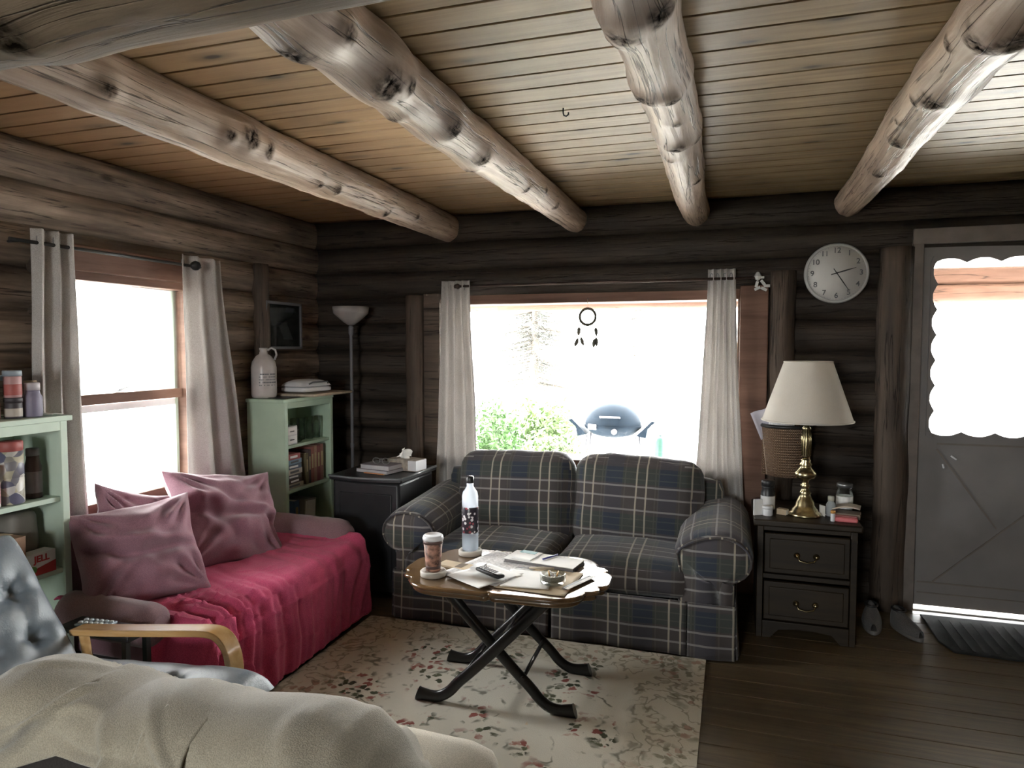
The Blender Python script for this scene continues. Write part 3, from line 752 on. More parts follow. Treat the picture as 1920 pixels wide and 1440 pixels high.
# ------------------------------------------------------------------ curtains
def curtain(name, label, A0, A1, ztop, zbot, base, axis, folds, amp, seed, flare=0, wall=1, group='linen curtains', hem_pull=None):
    """A0=(start,end) at the top, A1=(start,end) at the bottom along the wall"""
    def fn(u, v):
        z = ztop + (zbot - ztop) * u
        k = u ** 1.3
        a = (A0[0] + (A1[0] - A0[0]) * k) * (1 - v) + (A0[1] + (A1[1] - A0[1]) * k) * v
        ph = v * folds * 2 * PI + .9 * nz(v * 3 + seed, u * 1.2) + seed
        d = amp * (math.sin(ph) + .25 * math.sin(2 * ph + 1)) * (.75 + .35 * nz(u * 2, v * 2, seed)) * (.8 + .5 * u)
        a += .25 * amp * math.cos(ph) + .01 * nz(u * 3, v * 5, seed)
        b = base + wall * (d + flare * u * u)
        return (a, b, z) if axis == 'x' else (b, a, z)
    t = thing(name, label, 'curtain', (0, 0, 0), 0, group)
    mb = MB().grid(60, 70, fn, lambda u, v: (v * .5, u * 1.5)); o = mb.build('curtain_panel', 'curtain', t, solid=.003)
    # grommet rings round the rod
    for i in range(max(2, int(folds))):
        v = (i + .25) / folds; p = Vector(fn(.03, min(v, 1)))
        g_ = MB(); n = 16; pts = [(math.cos(2 * PI * k / n) * .02, math.sin(2 * PI * k / n) * .02) for k in range(n + 1)]
        if axis == 'x': g_.tube([(p.x + c * .4, base, p.z + s_ * 1) for c, s_ in pts], .003, 6, cap=False)
        else: g_.tube([(base, p.y + c * .4, p.z + s_) for c, s_ in pts], .003, 6, cap=False)
        g_.build('grommet', 'grey_metal', t)
    return t
curtain('window_curtain', 'grey linen curtain at the left side of the big window behind the sofa', (-1.87, -1.67), (-1.92, -1.60), 1.945, .50, 4.285, 'x', 4, .022, 1.0, wall=-1)
curtain('window_curtain', 'grey linen curtain at the right side of the big window behind the sofa', (-.145, .01), (-.21, .09), 1.965, .45, 4.285, 'x', 4, .020, 3.3, wall=-1)
curtain('window_curtain', 'grey linen curtain on the left window, next to the jar shelf', (2.15, 2.335), (2.10, 2.36), 2.0, .56, WX + .115, 'y', 2.6, .030, 5.1, wall=1)
curtain('window_curtain', 'grey linen curtain on the left window, next to the mint bookcase', (2.955, 3.25), (2.95, 3.47), 1.995, .50, WX + .115, 'y', 2.7, .034, 7.9, wall=1)
t = thing('curtain_rod', 'thin brown curtain rod across the big window', 'curtain rod', (0, 4.285, 1.908))
MB().tube([(-1.74, 0, 0), (.12, 0, 0)], .009, 12).build('rod', 'rod_brown', t)
MB().lathe([(0, 0), (.014, .005), (.02, .02), (.012, .04), (0, .045)]).build('finial', 'rod_brown', t, loc=(-1.74, 0, 0), rot=(0, R(-90), 0))
mb = MB(); mb.box((.14, 0, 0), (.05, .02, .012)); mb.lathe([(0, 0), (.014, .01), (.022, .028), (.01, .05), (0, .055)], (.13, 0, -.02), 8, smooth=False)
for a in range(5): mb.box((.15 + .03 * math.cos(a * 1.3), -.01, -.05 + .02 * math.sin(a * 1.3)), (.035, .012, .016), rot=(0, a * .9, 0))
mb.build('crystal_finial', colour('crystal', (.55, .57, .56), .12, spec=.8), t)
for bx in (-1.72, .10): MB().tube([(bx, 0, 0), (bx, .105, 0)], .006, 8).build('bracket', 'rod_brown', t)
t = thing('curtain_rod', 'thin black curtain rod with a ball end across the left window', 'curtain rod', (WX + .115, 0, 1.94))
MB().tube([(0, 2.05, 0), (0, 3.02, 0)], .008, 12).build('rod', 'rod_black', t)
MB().lathe([(0, -.03), (.014, -.025), (.024, -.01), (.026, .004), (.02, .018), (0, .028)]).build('finial', 'rod_black', t, loc=(0.03, 3.03, 0), rot=(R(90), 0, 0))
for by in (2.1, 3.1): MB().tube([(0, by, 0), (-.075, by, 0)], .006, 8).build('bracket', 'rod_black', t)
# dream catcher
t = thing('dream_catcher', 'small dream catcher with dark feathers hanging in the big window', 'dream catcher', (-.90, 4.405, 1.70)); rr = .052; n = 28
MB().tube([(math.cos(2 * PI * k / n) * rr, 0, math.sin(2 * PI * k / n) * rr) for k in range(n + 1)], .009, 8, cap=False).build('hoop', 'feather', t)
mb = MB()
for k in range(8):
    a = 2 * PI * k / 8; b = 2 * PI * (k + 3) / 8; mb.tube([(math.cos(a) * rr, 0, math.sin(a) * rr), (math.cos(b) * rr, 0, math.sin(b) * rr)], .0005, 4)
mb.build('web', 'paper', t)
MB().tube([(0, 0, rr), (0, 0, .118)], .0015, 6).build('cord', 'manila', t); MB().tube([(0, 0, .112), (0, 0, .12), (0, .02, .12)], .002, 6).build('hook', 'rod_black', t)
for i, (fx, L) in enumerate(((-.052, .10), (-.026, .07), (0, .07), (.026, .07), (.052, .10))):
    MB().tube([(fx, 0, -math.sqrt(max(0, rr * rr - fx * fx))), (fx * 1.05, 0, -.05 - L)], .0015, 5).build('strand', 'feather', t)
for fx, fz, tl in ((-.055, -.06, .1), (.052, -.065, -.1), (-.062, -.135, .35), (-.045, -.13, -.3), (.045, -.14, .1), (.056, -.13, -.05)):
    mb = MB(); pts = [(0, 0), (.012, -.018), (.011, -.042), (.001, -.066), (-.010, -.042), (-.011, -.018)]
    mb.prism(pts, -.0012, .0012, 'y'); mb.build('feather', 'feather', t, loc=(fx, 0, fz), rot=(0, tl, 0))
t = tag(MB().tube([(-.63, 2.6, CZ), (-.63, 2.6, CZ - .018), (-.627, 2.6, CZ - .028), (-.618, 2.6, CZ - .032), (-.61, 2.6, CZ - .026), (-.61, 2.6, CZ - .018)], .003, 8).build('ceiling_hook', 'rod_black'), 'small dark hook screwed into a ceiling plank', 'hook')

# ------------------------------------------------------------------ rug
rug = thing('area_rug', 'cream floral rug with red flowers under the coffee table', 'rug', (-1.0, 2.2, .001))
MB().grid(30, 40, lambda u, v: (-.90 + 1.8 * u, -1.15 + 2.3 * v, .008 + .0015 * nz(u * 7, v * 9)), lambda u, v: (u, v)).build('pile', 'rug', rug)
MB().bb(-.90, .90, -1.15, 1.15, 0, .007).build('backing', 'manila', rug)

# ------------------------------------------------------------------ loveseat
sf = thing('loveseat', 'blue plaid two-seat sofa with rolled arms under the big window', 'sofa', (-.875, 0, 0))
XL = .87                                    # half width of base
# frame back
def back_fn(): pass
MB().soft((0, 4.08, .44), (2 * XL - .06, .16, .64), .07, (0, .01, .01), 8, uvo=(.1, .2)).build('back_frame', 'plaid', sf)
MB().soft((0, 3.77, .16), (2 * XL - .1, .70, .2), .03, n=6).build('seat_base', 'plaid', sf)
def arm(s):
    cx = s * (XL - .095); rr = .155; pts = []
    zc = .535; xo = cx + s * .055
    ai = .10 if s < 0 else .145
    pts.append((cx - s * ai, .03)); pts.append((cx - s * ai, .30)); pts.append((cx - s * (ai - .003), .44))
    for k in range(0, 17):
        a = R(170) - k * R(240) / 16
        pts.append((xo + s * (rr + (max(0, -math.cos(a)) * (ai - .08))) * math.cos(a), zc + rr * math.sin(a)))
    pts.append((cx + s * .125, .38)); pts.append((cx + s * .125, .03))
    # sweep along y: front face slightly swollen
    mb = MB(); ys = [3.425, 3.40, 3.395, 3.405, 3.45] ; rings = []
    prof = [(3.40, .0), (3.385, .35), (3.39, .8), (3.42, .97), (3.47, 1.0), (3.6, .99), (3.75, .985), (3.9, .98), (4.02, .98), (4.13, .97), (4.16, .9)]
    n = len(pts); ccx = sum(p[0] for p in pts) / n; ccz = .4
    for yv, k in prof:
        yy_ = yv
        mb.v += [((ccx + (p[0] - ccx) * k), yy_, (.03 if p[1] <= .031 else ccz + (p[1] - ccz) * k - max(0, p[1] - .3) / .4 * (.085 - .05 * min(1, max(0, (yv - 3.42) / .6))))) for p in pts]
    Ls = [0]
    for i in range(1, n): Ls.append(Ls[-1] + math.hypot(pts[i][0] - pts[i - 1][0], pts[i][1] - pts[i - 1][1]))
    for r_ in range(len(prof) - 1):
        for i in range(n - 1):
            a = r_ * n + i; mb.f.append([a, a + 1, a + n + 1, a + n]); mb.sm.append(True)
            if r_ < 3: mb.uv.append([(mb.v[j][0], mb.v[j][2]) for j in mb.f[-1]])
            else: mb.uv.append([(prof[r_][0], Ls[i]), (prof[r_][0], Ls[i + 1]), (prof[r_ + 1][0], Ls[i + 1]), (prof[r_ + 1][0], Ls[i])])
    a = mb.build('arm', 'plaid', sf)
    # welt around the front of the arm
    w_ = MB().tube([(ccx + (p[0] - ccx) * .93, 3.402, (ccz + (p[1] - ccz) * .93 - max(0, p[1] - .3) / .4 * .083)) for p in pts[1:-1]], .006, 6)
    w_.build('piping', 'plaid', a)
    return a
arm(-1); arm(1)
for s, uo in ((-1, .0), (1, .17)):
    c = MB().soft((s * .357, 3.70, .345), (.70, .62, .165), .055, (.0, .02, .028), 12, wr=.006, seed=s * 3, uvo=(uo + .1, .05))
    c.build('seat_cushion', 'plaid', sf)
    c = MB().soft((s * .362, 3.955, .603), (.715, .21, .53), .095, (.012, .045, .012), 14, rot=(R(-11), R(s * 1.5), 0), wr=.012, seed=s * 7 + 1, uvo=(uo + .12, .03))
    c.build('back_cushion', 'plaid', sf)
# skirt: pleated panels along front and sides
def skirt(P, Q, ny):
    P, Q = Vector(P), Vector(Q); d = (Q - P); L = d.length; nrm = Vector((d.y, -d.x, 0)).normalized()
    def fn(u, v):
        z = .27 - u * .262; s_ = v * L
        w_ = .006 * math.sin(s_ * 21) * u + .010 * u + .012 * nz(s_ * 5, u) * u
        p = P + d * v + nrm * w_; return (p.x, p.y, z)
    return MB().grid(8, ny, fn, lambda u, v: (v * L + P.x, .27 - u * .262))
skirt((-XL - .03, 3.385, 0), (-.015, 3.385, 0), 50).build('skirt_panel', 'plaid', sf, solid=.006)
skirt((.005, 3.38, 0), (XL - .19, 3.38, 0), 40).build('skirt_panel', 'plaid', sf, solid=.006)
skirt((XL - .185, 3.373, 0), (XL + .035, 3.373, 0), 16).build('skirt_panel', 'plaid', sf, solid=.006)
skirt((XL + .035, 3.385, 0), (XL + .035, 4.14, 0), 30).build('skirt_panel', 'plaid', sf, solid=.006)
skirt((-XL - .035, 4.14, 0), (-XL - .035, 3.385, 0), 30).build('skirt_panel', 'plaid', sf, solid=.006)

# ------------------------------------------------------------------ day bed
db = thing('day_bed', 'low purple day bed with bolster arms under the left window', 'sofa', (0, 0, 0))
BX0, BX1, BY0, BY1 = -2.72, -1.95, 2.14, 3.36
MB().soft(((BX0 + BX1) / 2, (BY0 + BY1) / 2, .30), (BX1 - BX0, BY1 - BY0, .20), .05, (0, 0, .01), 10).build('mattress', 'plum', db)
MB().bb(BX0 + .02, BX1 - .03, BY0 + .02, BY1 - .02, .03, .20).build('base', 'fleece_dark', db, bevel=.01)
MB().soft((-2.745, (BY0 + BY1) / 2 + .03, .50), (.08, BY1 - BY0 - .06, .42), .05, (.02, 0, .01), 8, wr=.008).build('backrest', 'plum', db)
def bolster(y, x0, x1, z, sd):
    n = 16; pts = [(x0 + (x1 - x0) * i / n, y + .006 * nz(i * .5, sd), z - .01 * (i / n)) for i in range(n + 1)]
    rr = [.085 * (1 - .0 * i) + .004 * nz(i * .7, sd, 4) for i in range(n + 1)]; rr[0] = .05; rr[-1] = .045; rr[-2] = .078; rr[1] = .08
    mb = MB().tube(pts, rr, 24); return mb.build('bolster', 'mauve', db)
bolster(2.07, -2.585, -2.09, .43, 1); bolster(3.37, -2.70, -2.04, .455, 2)
# throw
def throw_fn(u, v):
    y = 2.045 + v * (3.36 - 2.045)
    L1, L2 = .70, .42; s_ = u * (L1 + L2)
    edge = -1.93 + .03 * (1 - v) + .02 * nz(v * 3, 2)
    r_ = .07
    if s_ < L1 - r_: x = edge - L1 + s_; z = .415; nx, nzv = 0, 1
    elif s_ < L1 + r_ * .57:
        a = (s_ - (L1 - r_)) / (r_ * 1.57) * PI / 2; x = edge - r_ + r_ * math.sin(a); z = .415 - r_ + r_ * math.cos(a); nx, nzv = math.sin(a), math.cos(a)
    else: d = s_ - (L1 + r_ * .57); x = edge + .03 * d + .01; z = .415 - r_ - d; nx, nzv = 1, .05
    # smooth far half; long irregular creases and front folds on the near half
    near = math.exp(-((v - .12) / .26) ** 2); fr = min(1, max(0, (s_ - .36) / .3))
    ph = y * 46 + s_ * (10 if s_ < L1 else 3 + 7 * L1 / 1) + 4.5 * nz(y * 3.3, s_ * 2.2)
    d = (.002 + .013 * near * fr + .0008 * fr) * (math.sin(ph) + .5 * math.sin(ph * 2.3 + 1)) + .012 * nz(y * 2.6, s_ * 4) + .005 * nz(y * 11, s_ * 7, 3)
    cr_ = nz(y * 2.5 + s_ * 3, s_ * 9 - y * 4, 7); d += .010 * max(0, 1 - abs(cr_) / .07) * (.4 + near)
    # ride up over the bolsters at both ends
    lift = .045 * math.exp(-((v - 0) / .045) ** 2) * (1 if s_ < .5 else .15) + .03 * math.exp(-((v - 1) / .05) ** 2)
    # hem of the near end falls lower
    if v < .07:
        k = min(1, max(0, (x + 2.20) / .10)); z -= (1 - v / .07) * .26 * k * k; y += .03 * (1 - v / .07) * nz(x * 12, 4) 
    return (x + nx * d, y, max(.03, z + nzv * (d + lift) + (.02 if nzv > .5 else 0)))
th = MB().grid(110, 170, throw_fn, lambda u, v: (v * 1.35, u * 1.1))
tag(th.build('throw_blanket', 'throw', solid=.006), 'magenta throw spread over the seat and front of the purple day bed', 'blanket')
# pillows
def pillow(name, label, c, size, rot, thick, seed, mat='plum', droop=.0, pinch=.16, cre=1.0):
    w_, h_ = size[0] / 2, size[1] / 2; mb = MB(); N = 46
    def fn(sgn):
        def f_(u, v):
            a, b = u * 2 - 1, v * 2 - 1
            e = (1 - abs(a) ** 2.4) * (1 - abs(b) ** 2.4); t_ = thick * (max(0, e) ** .42)
            pa = 1 - pinch * (1 - abs(a) ** 2) * abs(b) ** 4 * 0 ; x = a * w_ * (1 - pinch * .6 * (1 - b * b)); z = b * h_ * (1 - pinch * .6 * (1 - a * a))
            wr = .5 * nz(a * 1.8 + seed, b * 1.8) + .3 * nz(a * 4 + seed, b * 4, 2)
            # radial creases running from corners and a slump crease
            cr = 0
            for k, (px, pz) in enumerate(((1, 1), (-1, 1), (1, -1), (-1, -1))):
                dx_, dz_ = a - px, b - pz; dd = math.hypot(dx_, dz_); an = math.atan2(dz_, dx_)
                cr += math.exp(-dd * 1.3) * math.sin(an * 15 + seed + k)
            ridge = math.exp(-((b + .25 * a + .1 * math.sin(a * 3 + seed)) / .12) ** 2) - .8 * math.exp(-((b + .25 * a - .2) / .1) ** 2)
            y_ = sgn * t_ * (1 + .45 * wr) + (cr * .022 + ridge * .034) * cre * min(1, e * 3)
            z -= droop * (1 + b) * .5 * (t_ / thick) * .1
            # floppy corners
            y_ += .05 * nz(a * 1.3 + seed * 2, b * 1.3, 8)
            return (x, y_, z)
        return f_
    mb.grid(N, N, fn(1), lambda u, v: (u * .5, v * .5)); mb.grid(N, N, fn(-1), lambda u, v: (u * .5, v * .5))
    o = mb.build(name, mat, None, loc=c, rot=rot)
    return tag(o, label, 'pillow', 'plum throw pillows')
pillow('throw_pillow', 'slumped plum pillow at the near end of the day bed, a pointed corner up', (-2.42, 2.29, .615), (.50, .46), (R(-26), R(-4), R(60)), .13, 2.2)
pillow('throw_pillow', 'plum pillow half hidden behind the slumped one, its corner against the window', (-2.60, 2.44, .645), (.44, .42), (R(-14), R(18), R(84)), .07, 6.1)
pillow('throw_pillow', 'largest plum pillow leaning toward the mint bookcase with creases along its bottom', (-2.47, 2.88, .62), (.60, .52), (R(-28), R(9), R(72)), .12, 9.4)

# ------------------------------------------------------------------ coffee table
ct = thing('coffee_table', 'scalloped walnut coffee table on black crossed legs', 'table', (-.925, 2.815, 0), R(2))
def table_outline(hx, hy, off=0):
    pts = []
    q = []
    # quarter outline from (hx,0) to (0,hy) with an ogee corner and small side lobes
    hx += off; hy += off
    ctrl = [(hx, 0), (hx, .055), (hx - .008, .08), (hx - .034, .088), (hx - .034, .104), (hx - .026, .125), (hx - .034, .150), (hx - .072, .162), (hx - .078, .178), (hx - .085, hy - .06), (hx - .12, hy - .022), (hx - .18, hy), (hx - .30, hy - .002), (hx - .40, hy), (.018, hy + .002), (.006, hy - .006), (0, hy - .018)]
    _old = [(hx, 0), (hx, .04), (hx - .008, .075), (hx - .03, .10), (hx - .028, .115), (hx - .04, .14), (hx - .075, .165), (hx - .085, .19), (hx - .105, hy - .045), (hx - .15, hy - .015), (hx - .20, hy), (hx - .27, hy - .005), (hx - .33, hy - .03), (hx - .345, hy - .03), (hx - .37, hy - .012), (.0, hy - .004)]
    for sx, sy, rev in ((1, 1, False), (-1, 1, True), (-1, -1, False), (1, -1, True)):
        c = ctrl[::-1] if rev else ctrl
        for p in c[:-1]: pts.append((p[0] * sx, p[1] * sy))
    # smooth by Chaikin
    for _ in range(2):
        np_ = []
        for i in range(len(pts)):
            a, b = Vector(pts[i]), Vector(pts[(i + 1) % len(pts)]); np_ += [tuple(a * .75 + b * .25), tuple(a * .25 + b * .75)]
        pts = np_
    return pts
TZ = .525
def layered(levels, name, mat, parent):
    mb = MB(); base = table_outline(.44, .275); n = len(base)
    for off, z in levels:
        o_ = []
        for i in range(n):
            a, b = Vector(base[i - 1]), Vector(base[(i + 1) % n]); t_ = (b - a).normalized(); nn = Vector((t_.y, -t_.x)); 
            p = Vector(base[i]) + nn * off; o_.append((p.x, p.y, z))
        mb.v += o_
    for L in range(len(levels) - 1):
        for i in range(n):
            j = (i + 1) % n; mb.f.append([L * n + i, L * n + j, (L + 1) * n + j, (L + 1) * n + i]); mb.uv.append(None); mb.sm.append(True)
    mb.f.append(list(range(n))[::-1]); mb.uv.append(None); mb.sm.append(False)
    mb.f.append([(len(levels) - 1) * n + k for k in range(n)]); mb.uv.append(None); mb.sm.append(False)
    return mb.build(name, mat, parent)
layered([(-.03, TZ - .045), (-.008, TZ - .042), (.0, TZ - .034), (-.006, TZ - .026), (-.006, TZ - .022), (.010, TZ - .018), (.016, TZ - .009), (.010, TZ - .002), (.0, TZ)], 'tabletop', 'table_top', ct)
def leg_path(s, y, side):
    # s=+1: from top left to foot right
    pts = [(-s * .215, TZ - .045), (-s * .10, .36), (s * .02, .235), (s * .10, .155), (s * .155, .105), (s * .19, .062), (s * .235, .034), (s * .29, .030), (s * .335, .036)]
    sm = [Vector(p) for p in pts]
    for _ in range(2):
        nn = [sm[0]]
        for i in range(len(sm) - 1): nn += [sm[i] * .75 + sm[i + 1] * .25, sm[i] * .25 + sm[i + 1] * .75]
        sm = nn + [sm[-1]]
    m = len(sm); rad = [.023 - .003 * math.sin(PI * i / m) + (.005 * max(0, (i / m - .8) / .2)) for i in range(m)]
    return MB().tube([(p.x, y, max(p.y, rad[i] + .011)) for i, p in enumerate(sm)], rad, 14, squash=(1.15, .8))
for yb in (-.195, .175):
    for s in (1, -1): leg_path(s, yb + s * .017, s).build('leg', 'black_lacquer', ct)
for xx, zz in ((.12, .15), (-.12, .15), (0, .262)):
    MB().tube([(xx, -.205, zz), (xx, .19, zz)], .009, 10).build('stretcher', 'black_lacquer', ct)
MB().tube([(-.215, -.19, TZ - .056), (-.215, .19, TZ - .056)], .011, 8).build('rail', 'black_lacquer', ct)
MB().tube([(.215, -.19, TZ - .056), (.215, .19, TZ - .056)], .011, 8).build('rail', 'black_lacquer', ct)
T = TZ + .0008
def coaster(x, y, label):
    t = thing('coaster', label, 'coaster', (x, y, T), 0, 'round stone coasters')
    MB().lathe([(.048, 0), (.055, .004), (.056, .022), (.052, .026), (.046, .026), (.045, .023), (0, .023)], n=32).build('stone', colour('pale_stone', (.62, .58, .52), .6), t)
    return t
coaster(-1.206, 2.655, 'round pale stone coaster under the paper coffee cup')
coaster(-1.165, 2.985, 'round pale stone coaster under the tall water bottle')
t = thing('coffee_cup', 'tall red-brown paper coffee cup with a white lid', 'cup', (-1.206, 2.655, T + .0235))
MB().lathe([(.028, 0), (.031, .004), (.041, .135), (0, .135)], n=32).build('cup_body', None or (lambda: (lambda m_: m_)(M.setdefault('cup', plain('printed_cup', (.42, .22, .16), .6, var=.5, vscale=38))))(), t)
MB().lathe([(.0415, .12), (.0415, .134), (.0425, .134), (.0425, .12)], n=32).build('cup_band', colour('brown_band', (.12, .07, .06)), t)
MB().lathe([(.044, .134), (.045, .142), (.042, .152), (.037, .156), (.035, .152), (0, .152)], n=32).build('lid', 'white_plastic', t)
MB().lathe([(.0315, .012), (.0325, .028), (.0328, .028), (.0318, .012)], n=32).build('cup_print', colour('brown_band', (.12, .07, .06)), t)
t = thing('water_bottle', 'tall clear glass bottle with a dark speckled sleeve of white and red dots', 'bottle', (-1.165, 2.985, T + .0235))
MB().lathe([(.030, 0), (.037, .006), (.038, .02), (.038, .255), (.034, .275), (.022, .292), (.016, .302), (.016, .318), (0, .318)], n=32).build('glass_body', 'bottle_glass', t)
MB().lathe([(.032, .005), (.0355, .01), (.0355, .07), (0, .07)], n=28).build('water', pane_mat('water', (.93, .95, .97), .04), t)
def dots():
    m, nt, p = nodes('dotted_sleeve'); g = NT(nt); tc = g.coord()
    v = g.voro(tc, 62); c_ = g.sep(g.voro(tc, 62, out='Color')); k = g.ramp(v, [(.42, 1), (.46, 0)])
    col = g.mix(g.math('MULTIPLY', k, g.math('GREATER_THAN', c_[1], .35)), c4((.03, .025, .035)), g.mix(g.math('GREATER_THAN', c_[0], .7), c4((.7, .68, .7)), c4((.3, .06, .08))))
    g.set(p.inputs['Base Color'], col); p.inputs['Roughness'].default_value = .3; return m
MB().lathe([(.0385, .085), (.0392, .087), (.0392, .205), (.0385, .207)], n=32).build('sleeve', dots(), t)
MB().lathe([(.0175, .318), (.0185, .32), (.0185, .345), (.014, .35), (0, .35)], n=20).build('cap', 'black_plastic', t)
def slab(name, label, cat, c, size, rz, mat, group=None, bevel=.001, parts=None):
    t = thing(name, label, cat, c, rz, group)
    return t
def sheet(name, label, x, y, z, w_, h_, rz, mat, cat='paper', curl=.004, sd=0, group=None, N=14):
    mb = MB().grid(N, N, lambda u, v: ((u - .5) * w_, (v - .5) * h_, .001 + curl * (nz(u * 2 + sd, v * 2) + .5) * (abs(u - .5) * 2) ** 2 + curl * .4 * abs(nz(u * 5, v * 5, sd))), lambda u, v: (u * w_, v * h_))
    o = mb.build(name, mat, None, loc=(x, y, z), rot=(0, 0, rz), solid=.0007)
    return tag(o, label, cat, group)
sheet('newspaper', 'open crumpled newspaper sheet in the middle of the coffee table', -.98, 2.83, T + .001, .30, .40, R(-18), 'newsprint', 'newspaper', .010, 3)
sheet('paper_sheet', 'white letter under the remote control at the near edge of the table', -.99, 2.70, T + .008, .22, .24, R(-30), 'paper', 'paper', .003, 5)
sheet('file_folder', 'cream paper folder under the glass ashtray', -.755, 2.735, T + .001, .30, .30, R(-3), 'manila', 'folder', .002, 6)
sheet('paper_sheet', 'white paper on the cream folder, left of the ashtray', -.80, 2.72, T + .006, .20, .22, R(6), 'paper', 'paper', .002, 8)
t = thing('envelope_packet', 'tan cardboard packet with a dark stamp beside the coffee cup', 'packet', (-1.155, 2.80, T), R(-12))
MB().bb(-.085, .085, -.035, .035, 0, .009).build('card_sleeve', 'manila', t, bevel=.001)
MB().bb(.005, .04, -.03, .03, .009, .0096).build('stamp', colour('brown_print', (.2, .15, .1)), t)
t = thing('notebook', 'white spiral notebook with a dark edge at the far side of the table', 'notebook', (-.80, 2.965, T + .001), R(-9))
MB().bb(-.17, .17, -.07, .07, .016, .019).build('cover', 'paper', t)
MB().bb(-.17, .17, -.07, .07, .0, .004).build('cover', 'ink_grey', t)
MB().bb(-.167, .167, -.067, .067, .004, .016).build('page_block', colour('grey_pages', (.22, .21, .22)), t)  # grey page block between the covers
t = thing('booklet', 'small booklet with a blue-green cover lying on the notebook', 'booklet', (-.885, 2.98, T + .0205), R(-12))
MB().bb(-.05, .05, -.06, .06, 0, .006).build('page_block', 'paper', t); MB().bb(-.05, .03, .02, .06, .006, .0068).build('cover_patch', colour('teal_print', (.12, .35, .4)), t)
t = thing('ballpoint_pen', 'blue ballpoint pen lying across the notebook', 'pen', (-.775, 2.985, T + .0255), R(62))
MB().tube([(-.05, 0, 0), (.05, 0, 0)], .004, 10).build('barrel', colour('blue_pen', (.08, .08, .3), .3), t); MB().tube([(.05, 0, 0), (.056, 0, 0)], [.003, .001], 8).build('tip', 'grey_metal', t)
MB().box((-.03, 0, .005), (.035, .003, .0015)).build('clip', 'white_plastic', t)
t = thing('remote_control', 'black remote control on the white letter', 'remote', (-.965, 2.70, T + .016), R(-32))
MB().soft((0, 0, .009), (.155, .042, .018), .008, n=5).build('case', 'black_plastic', t)
for i in range(7):
    for j in range(3): MB().box((-.062 + i * .016, -.012 + j * .012, .0185), (.009, .006, .003)).build('button', colour('grey_button', (.35, .35, .36)), t)
t = thing('letter_opener', 'letter opener with a pale handle resting on the newspaper', 'letter opener', (-.835, 2.845, T + .012), R(12))
MB().tube([(.0, 0, 0), (.06, 0, .001), (.11, 0, 0)], [.004, .007, .005], 8).build('handle', colour('bone', (.55, .48, .36)), t)
MB().prism([(-.06, 0), (-.04, .006), (0, .006), (0, -.006)], -.001, .001).build('blade', 'ink_grey', t)
t = thing('ashtray', 'round glass ashtray with butts on the cream folder', 'ashtray', (-.69, 2.70, T + .008))
MB().lathe([(.04, 0), (.052, .004), (.054, .04), (.050, .042), (.044, .014), (0, .012)], n=28).build('dish', pane_mat('ashtray_glass', (.85, .86, .83), .03), t)
MB().lathe([(0, .013), (.043, .013), (.045, .022), (.02, .026), (0, .027)], n=20).build('ash', colour('ash_grey', (.3, .29, .28), .9, var=.5, vscale=80), t)
for i, (a, b) in enumerate(((.3, .9), (1.7, .5), (3.1, -.8), (4.6, .3))):
    MB().tube([(.015 * math.cos(a), .015 * math.sin(a), .029), (.04 * math.cos(a + b), .04 * math.sin(a + b), .038)], .0035, 8).build('cigarette_butt', colour('butt' + str(i % 2), ((.6, .35, .12), (.7, .68, .65))[i % 2]), t)
t = thing('memo_pad', 'grey folded leaflet at the right edge of the cream folder', 'leaflet', (-.595, 2.745, T + .004), R(68))
MB().bb(-.10, .10, -.012, .012, 0, .004).build('leaflet', 'ink_grey', t); MB().bb(-.10, .10, -.022, -.004, .004, .0055).build('leaflet_page', 'paper', t)
t = tag(MB().prism([(-.02, -.04), (.02, -.035), (.018, .04), (-.018, .035)], 0, .014).build('cigarette_pack', 'white_plastic', None, loc=(-1.05, 2.79, T + .006), rot=(0, 0, R(-10))), 'small white and green packet between the cardboard packet and newspaper', 'packet')

# ------------------------------------------------------------------ nightstand
NX0, NX1, NY0, NY1, NZ = .115, .625, 3.71, 4.22, .62
t = thing('nightstand', 'dark oak two-drawer nightstand right of the loveseat', 'nightstand', ((NX0 + NX1) / 2, (NY0 + NY1) / 2, 0))
hw, hd = (NX1 - NX0) / 2, (NY1 - NY0) / 2
MB().bb(-hw, hw, -hd, hd, NZ - .035, NZ).build('top', 'night_wood', t, bevel=.008)
mb = MB(); mb.bb(-hw + .02, -hw + .05, -hd + .02, hd - .01, .0, NZ - .035); mb.bb(hw - .05, hw - .02, -hd + .02, hd - .01, .0, NZ - .035)
mb.bb(-hw + .05, hw - .05, hd - .03, hd - .01, .05, NZ - .035); mb.bb(-hw + .05, hw - .05, -hd + .03, hd - .03, .05, .09)
mb.bb(-hw + .05, hw - .05, -hd + .025, -hd + .045, .31, .335); mb.bb(-hw + .05, hw - .05, -hd + .025, -hd + .045, NZ - .06, NZ - .035)
mb.prism([(-hw + .05, .09), (-hw + .05, .0), (-hw + .09, .0), (-hw + .13, .045), (0, .06), (hw - .13, .045), (hw - .09, .0), (hw - .05, .0), (hw - .05, .09)], -hd + .02, -hd + .035, 'y')
mb.build('carcass', 'night_wood', t, bevel=.003)
